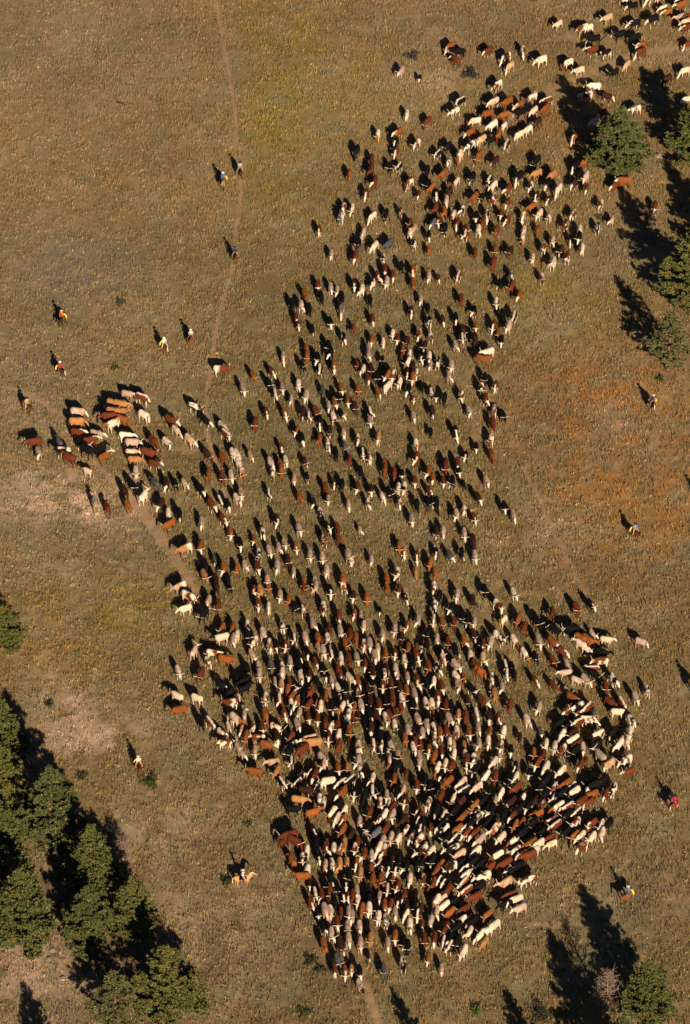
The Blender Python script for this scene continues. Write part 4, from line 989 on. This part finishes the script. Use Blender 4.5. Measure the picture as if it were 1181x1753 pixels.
PINES = [pine_meshes(11, 92, (.110, .115, .034)), pine_meshes(23, 84, (.127, .125, .034)), pine_meshes(37, 100, (.100, .110, .035)),
         pine_meshes(41, 58, (.128, .124, .048), rad=3.3, sparse=.9, bare=.2)]
TREES = [  # apex px, py (or 's' + place of the shadow's tip), height, crown radius, form, words
    (1064, 184, 10.8, 3.8, 2, 'big round-crowned pine standing inside the cattle at upper right'),
    (1207, 165, 10.4, 3.9, 0, 'tall pine half cut by the upper right edge'),
    (1190, 393, 12, 3.9, 1, 'large pine at the right edge, above the thin sparse pine'),
    (1151, 535, 8.8, 2.8, 3, 'thin sparse young pine with bare lower trunk by the right edge'),
    (1272, 350, 12.5, 4.0, 2, 'pine just beyond the right edge, its shadow in view'),
    (2, 1040, 6.2, 2.5, 1, 'small golden-green pine alone at the left edge'),
    (-12, 1190, 10.4, 3.1, 0, 'pine cut by the left edge, above the left grove'),
    (-6, 1278, 10, 3.0, 1, 'second pine down the left edge, beside the black shadow'),
    (84, 1318, 11.2, 3.35, 2, 'tallest full pine of the lower left grove, nearest the meadow'),
    (150, 1416, 10.4, 3.0, 0, 'round-topped pine in the middle of the lower left grove'),
    (223, 1506, 8.8, 2.6, 1, 'short pine on the right tip of the lower left grove'),
    (146, 1522, 9, 2.6, 2, 'narrow pine deep in shade below the round-topped pine'),
    (285, 1622, 10.4, 3.7, 1, 'broad pine at the bottom, rightmost of the lower left grove'),
    (195, 1668, 8, 3.0, 3, 'sparse pine with pale forked trunk at the bottom left'),
    (35, 1490, 12, 3.6, 0, 'wide pine in the bottom left corner, above bare ground'),
    (-8, 1372, 10.5, 2.9, 2, 'pine hugging the left edge beside the tallest pine'),
    (6, 1448, 8.5, 2.7, 1, 'lowest pine on the left edge, above the wide corner pine'),
    (1114, 1648, 9.2, 3.0, 0, 'bushy dark pine at the bottom right corner'),
    ('s', 942, 1602, 10, 3.3, 2, 'pine below the bottom edge beside the dead tree'),
    ('s', 866, 1696, 7, 2.2, 1, 'small pine below the bottom edge, its shadow in view'),
    ('s', 672, 1690, 8, 1.9, 3, 'thin pine below the bottom edge, beside the trail'),
    ('s', 40, 1688, 8, 2.3, 1, 'pine below the bottom left corner, its shadow in view'),
]
for i, t in enumerate(TREES):
    if t[0] == 's':
        _, sx, sy, h, rad, f, lab = t
        g = ground_at(sx, sy) - SHV * h
    else:
        ax_, ay_, h, rad, f, lab = t
        g = ground_at(ax_, ay_, h)
    root = tag(bpy.data.objects.new('pine_tree', None), lab, 'tree', 'pines around the meadow')
    COL.objects.link(root)
    root.location = (g[0], g[1], float(ground_h(g[:1], g[1:])[0]))
    root.rotation_euler = (0, 0, i * 1.9)
    k = rad * 1.1 / (3.3 if f == 3 else 3.6)
    root.scale = (k, k, h / 12.0)
    tr, cr = PINES[f]
    link('trunk', tr, root); link('crown', cr, root)


# dead tree, shrubs, fallen wood, stones
def dead_tree(h, seed):
    r = np.random.default_rng(seed)
    bm = bmesh.new()
    ring_loft(bm, [((.1 * math.sin(z), .08 * math.cos(z * .8), z), .14 * (1 - z / h) + .015, .14 * (1 - z / h) + .015) for z in np.linspace(-.1, h, 9)], 7)
    for i in range(74):
        z = h * (.08 + .9 * (i + r.random()) / 74); a = i * 2.4 + r.normal(0, .3); L = (h - z) * .26 + r.uniform(.25, .7)
        p = [np.array((.1 * math.sin(z), .08 * math.cos(z * .8), z)) + np.array((math.cos(a) * L * q, math.sin(a) * L * q, L * (.25 * q + .3 * q * q))) for q in (0, .5, 1)]
        ring_loft(bm, [(tuple(p[0]), .035, .035), (tuple(p[1]), .026, .026), (tuple(p[2]), .012, .012)], 5)
        for s in range(9):
            b = p[1] * (1 - s / 9) + p[2] * s / 9; e = b + r.normal(0, .26, 3) + np.array((0, 0, .12))
            ring_loft(bm, [(tuple(b), .016, .016), (tuple(e), .008, .008)], 4)
    return bm_mesh('dead_tree', bm, M_DEAD)


g = ground_at(1043, 1664, 6.4)
o = tag(link('dead_tree', dead_tree(6.4, 3)), 'bare reddish dead tree left of the bushy pine at bottom right', 'tree')
o.location = (g[0], g[1], 0)
g = ground_at(208, 1440, 3.2)
o = tag(link('dead_tree', dead_tree(3.2, 8)), 'small rust-brown dead sapling beside the lower left grove', 'tree')
o.location = (g[0], g[1], 0)


def bush_mesh(seed, rgb, rad, h, n):
    r = np.random.default_rng(seed)
    d = r.normal(0, 1, (n, 3)); d[:, 2] = np.abs(d[:, 2]); d /= np.linalg.norm(d, axis=1, keepdims=True)
    c = d * (r.random((n, 1)) ** .4) * np.array((rad, rad, h))
    c *= .75 + .35 * np.sin(np.arctan2(c[:, 1:2], c[:, :1]) * 3 + seed)
    e = r.normal(0, 1, (n, 3)); e[:, 2] += .8; e /= np.linalg.norm(e, axis=1, keepdims=True)
    w = np.cross(e, r.normal(0, 1, (n, 3))); w /= np.linalg.norm(w, axis=1, keepdims=True)
    s = r.uniform(.10, .20, (n, 1))
    V = np.stack([c - w * s * .35, c + w * s * .35, c + e * s], 1).reshape(-1, 3)
    col = np.repeat(np.array(rgb) * np.array((.95, .72, .95)) * r.uniform(.6, 1.4, (n, 1)), 3, 0)
    return np_mesh('shrub', V, np.arange(n * 3).reshape(-1, 3), col, False, M_LEAF, 'tint')


SHRUBS = [(257, 1341, 1.15, .95, (.055, .095, .018), 'bright green bush just below the lone white-shirted rider'), (816, 1733, .62, .8, (.075, .17, .02), 'vivid green bush near the bottom edge, between tree shadows'),
          (388, 1511, .75, .7, (.05, .08, .02), 'green bush left of the golden palomino horse'), (206, 518, .7, .4, (.06, .085, .03), 'flat dark green bush on the open left meadow'),
          (197, 630, .65, .4, (.055, .09, .02), 'small green bush right of the crimson-shirted rider'), (806, 128, 1.5, .7, (.05, .065, .04), 'grey green bush among the straggling cattle at the top'),
          (1130, 650, .7, .5, (.06, .11, .02), 'green bush at the foot of the sparse right pine'), (85, 1207, .6, .5, (.05, .07, .02), 'dark bush on the bare patch at left'),
          (140, 1330, .75, .5, (.05, .07, .02), 'dark green bush near the shadow tip of the tallest pine'), (531, 1643, .9, .3, (.05, .065, .022), 'low dark shrub left of the leading cows'),
          (547, 1660, .7, .3, (.055, .07, .022), 'dark green shrub closest left of the leading cows'), (926, 1742, 1.3, 1.5, (.05, .062, .022), 'tall dark shrub at the bottom edge left of the dead tree'),
          (425, 1412, .7, .4, (.06, .085, .03), 'small green bush left of the herd front'), (706, 97, 1.2, .6, (.075, .07, .045), 'grey brown brush pile near the top stragglers'),
          (1025, 372, .6, .3, (.07, .12, .025), 'bright green weed patch beside the right stray cattle'), (520, 1735, .9, .5, (.055, .08, .02), 'green shrub on the bottom edge left of the trail')]
for i, (px, py, rad, h, rgb, lab) in enumerate(SHRUBS):
    g = ground_at(px, py)
    o = tag(link('shrub', bush_mesh(300 + i, rgb, rad, h, int(700 * rad))), lab, 'bush', 'bushes on the prairie')
    o.location = (g[0], g[1], 0)


def branch_mesh(pts, rad):
    bm = bmesh.new()
    ring_loft(bm, [(p, rad * (1 - .7 * k / len(pts)), rad * (1 - .7 * k / len(pts))) for k, p in enumerate(pts)], 6)
    return bm_mesh('fallen_branch', bm, M_DARKWOOD)


M_DARKWOOD = flat_mat('weathered_dark_wood', (.035, .025, .02), .95, .3)
for pts, rad, lab in (([(199, 175), (206, 177), (214, 180)], .10, 'short dark fallen branch lying on the upper left meadow'),
                      ([(1047, 38), (1044, 52), (1036, 64), (1027, 72)], .06, 'long thin fallen branch among the cattle at the top right')):
    P = [ground_at(*p) for p in pts]
    o = tag(link('fallen_branch', branch_mesh([(p[0] - P[0][0], p[1] - P[0][1], .06) for p in P], rad)), lab, 'branch')
    o.location = (P[0][0], P[0][1], .05)


def rock_mesh(seed, s):
    r = np.random.default_rng(seed)
    bm = bmesh.new()
    bmesh.ops.create_icosphere(bm, subdivisions=2, radius=s)
    for v in bm.verts:
        k = 1 + .25 * math.sin(v.co.x * 5 / s + seed) * math.sin(v.co.y * 4 / s) + r.normal(0, .06)
        v.co = Vector((v.co.x * k * 1.2, v.co.y * k, v.co.z * k * .55))
    return bm_mesh('rock', bm, M_ROCK, False)


ROCKS = [(90, 1628, .34, 'largest pale rock on the bare slope at bottom left'), (84, 1642, .26, 'pale rock just under the largest rock at bottom left'), (108, 1676, .3, 'pale rock low on the bare slope, beside the tree shadow'),
         (72, 1546, .28, 'pale rock between two pines on the left slope'), (65, 1571, .22, 'small pale rock on the left slope'), (1128, 268, .5, 'grey boulder right of the big round pine')]
for i, (px, py, s, lab) in enumerate(ROCKS):
    g = ground_at(px, py)
    o = tag(link('rock', rock_mesh(i + 1, s)), lab, 'rock', 'rocks lying on the slopes')
    o.location = (g[0], g[1], .05); o.rotation_euler = (0, 0, i * 1.3)
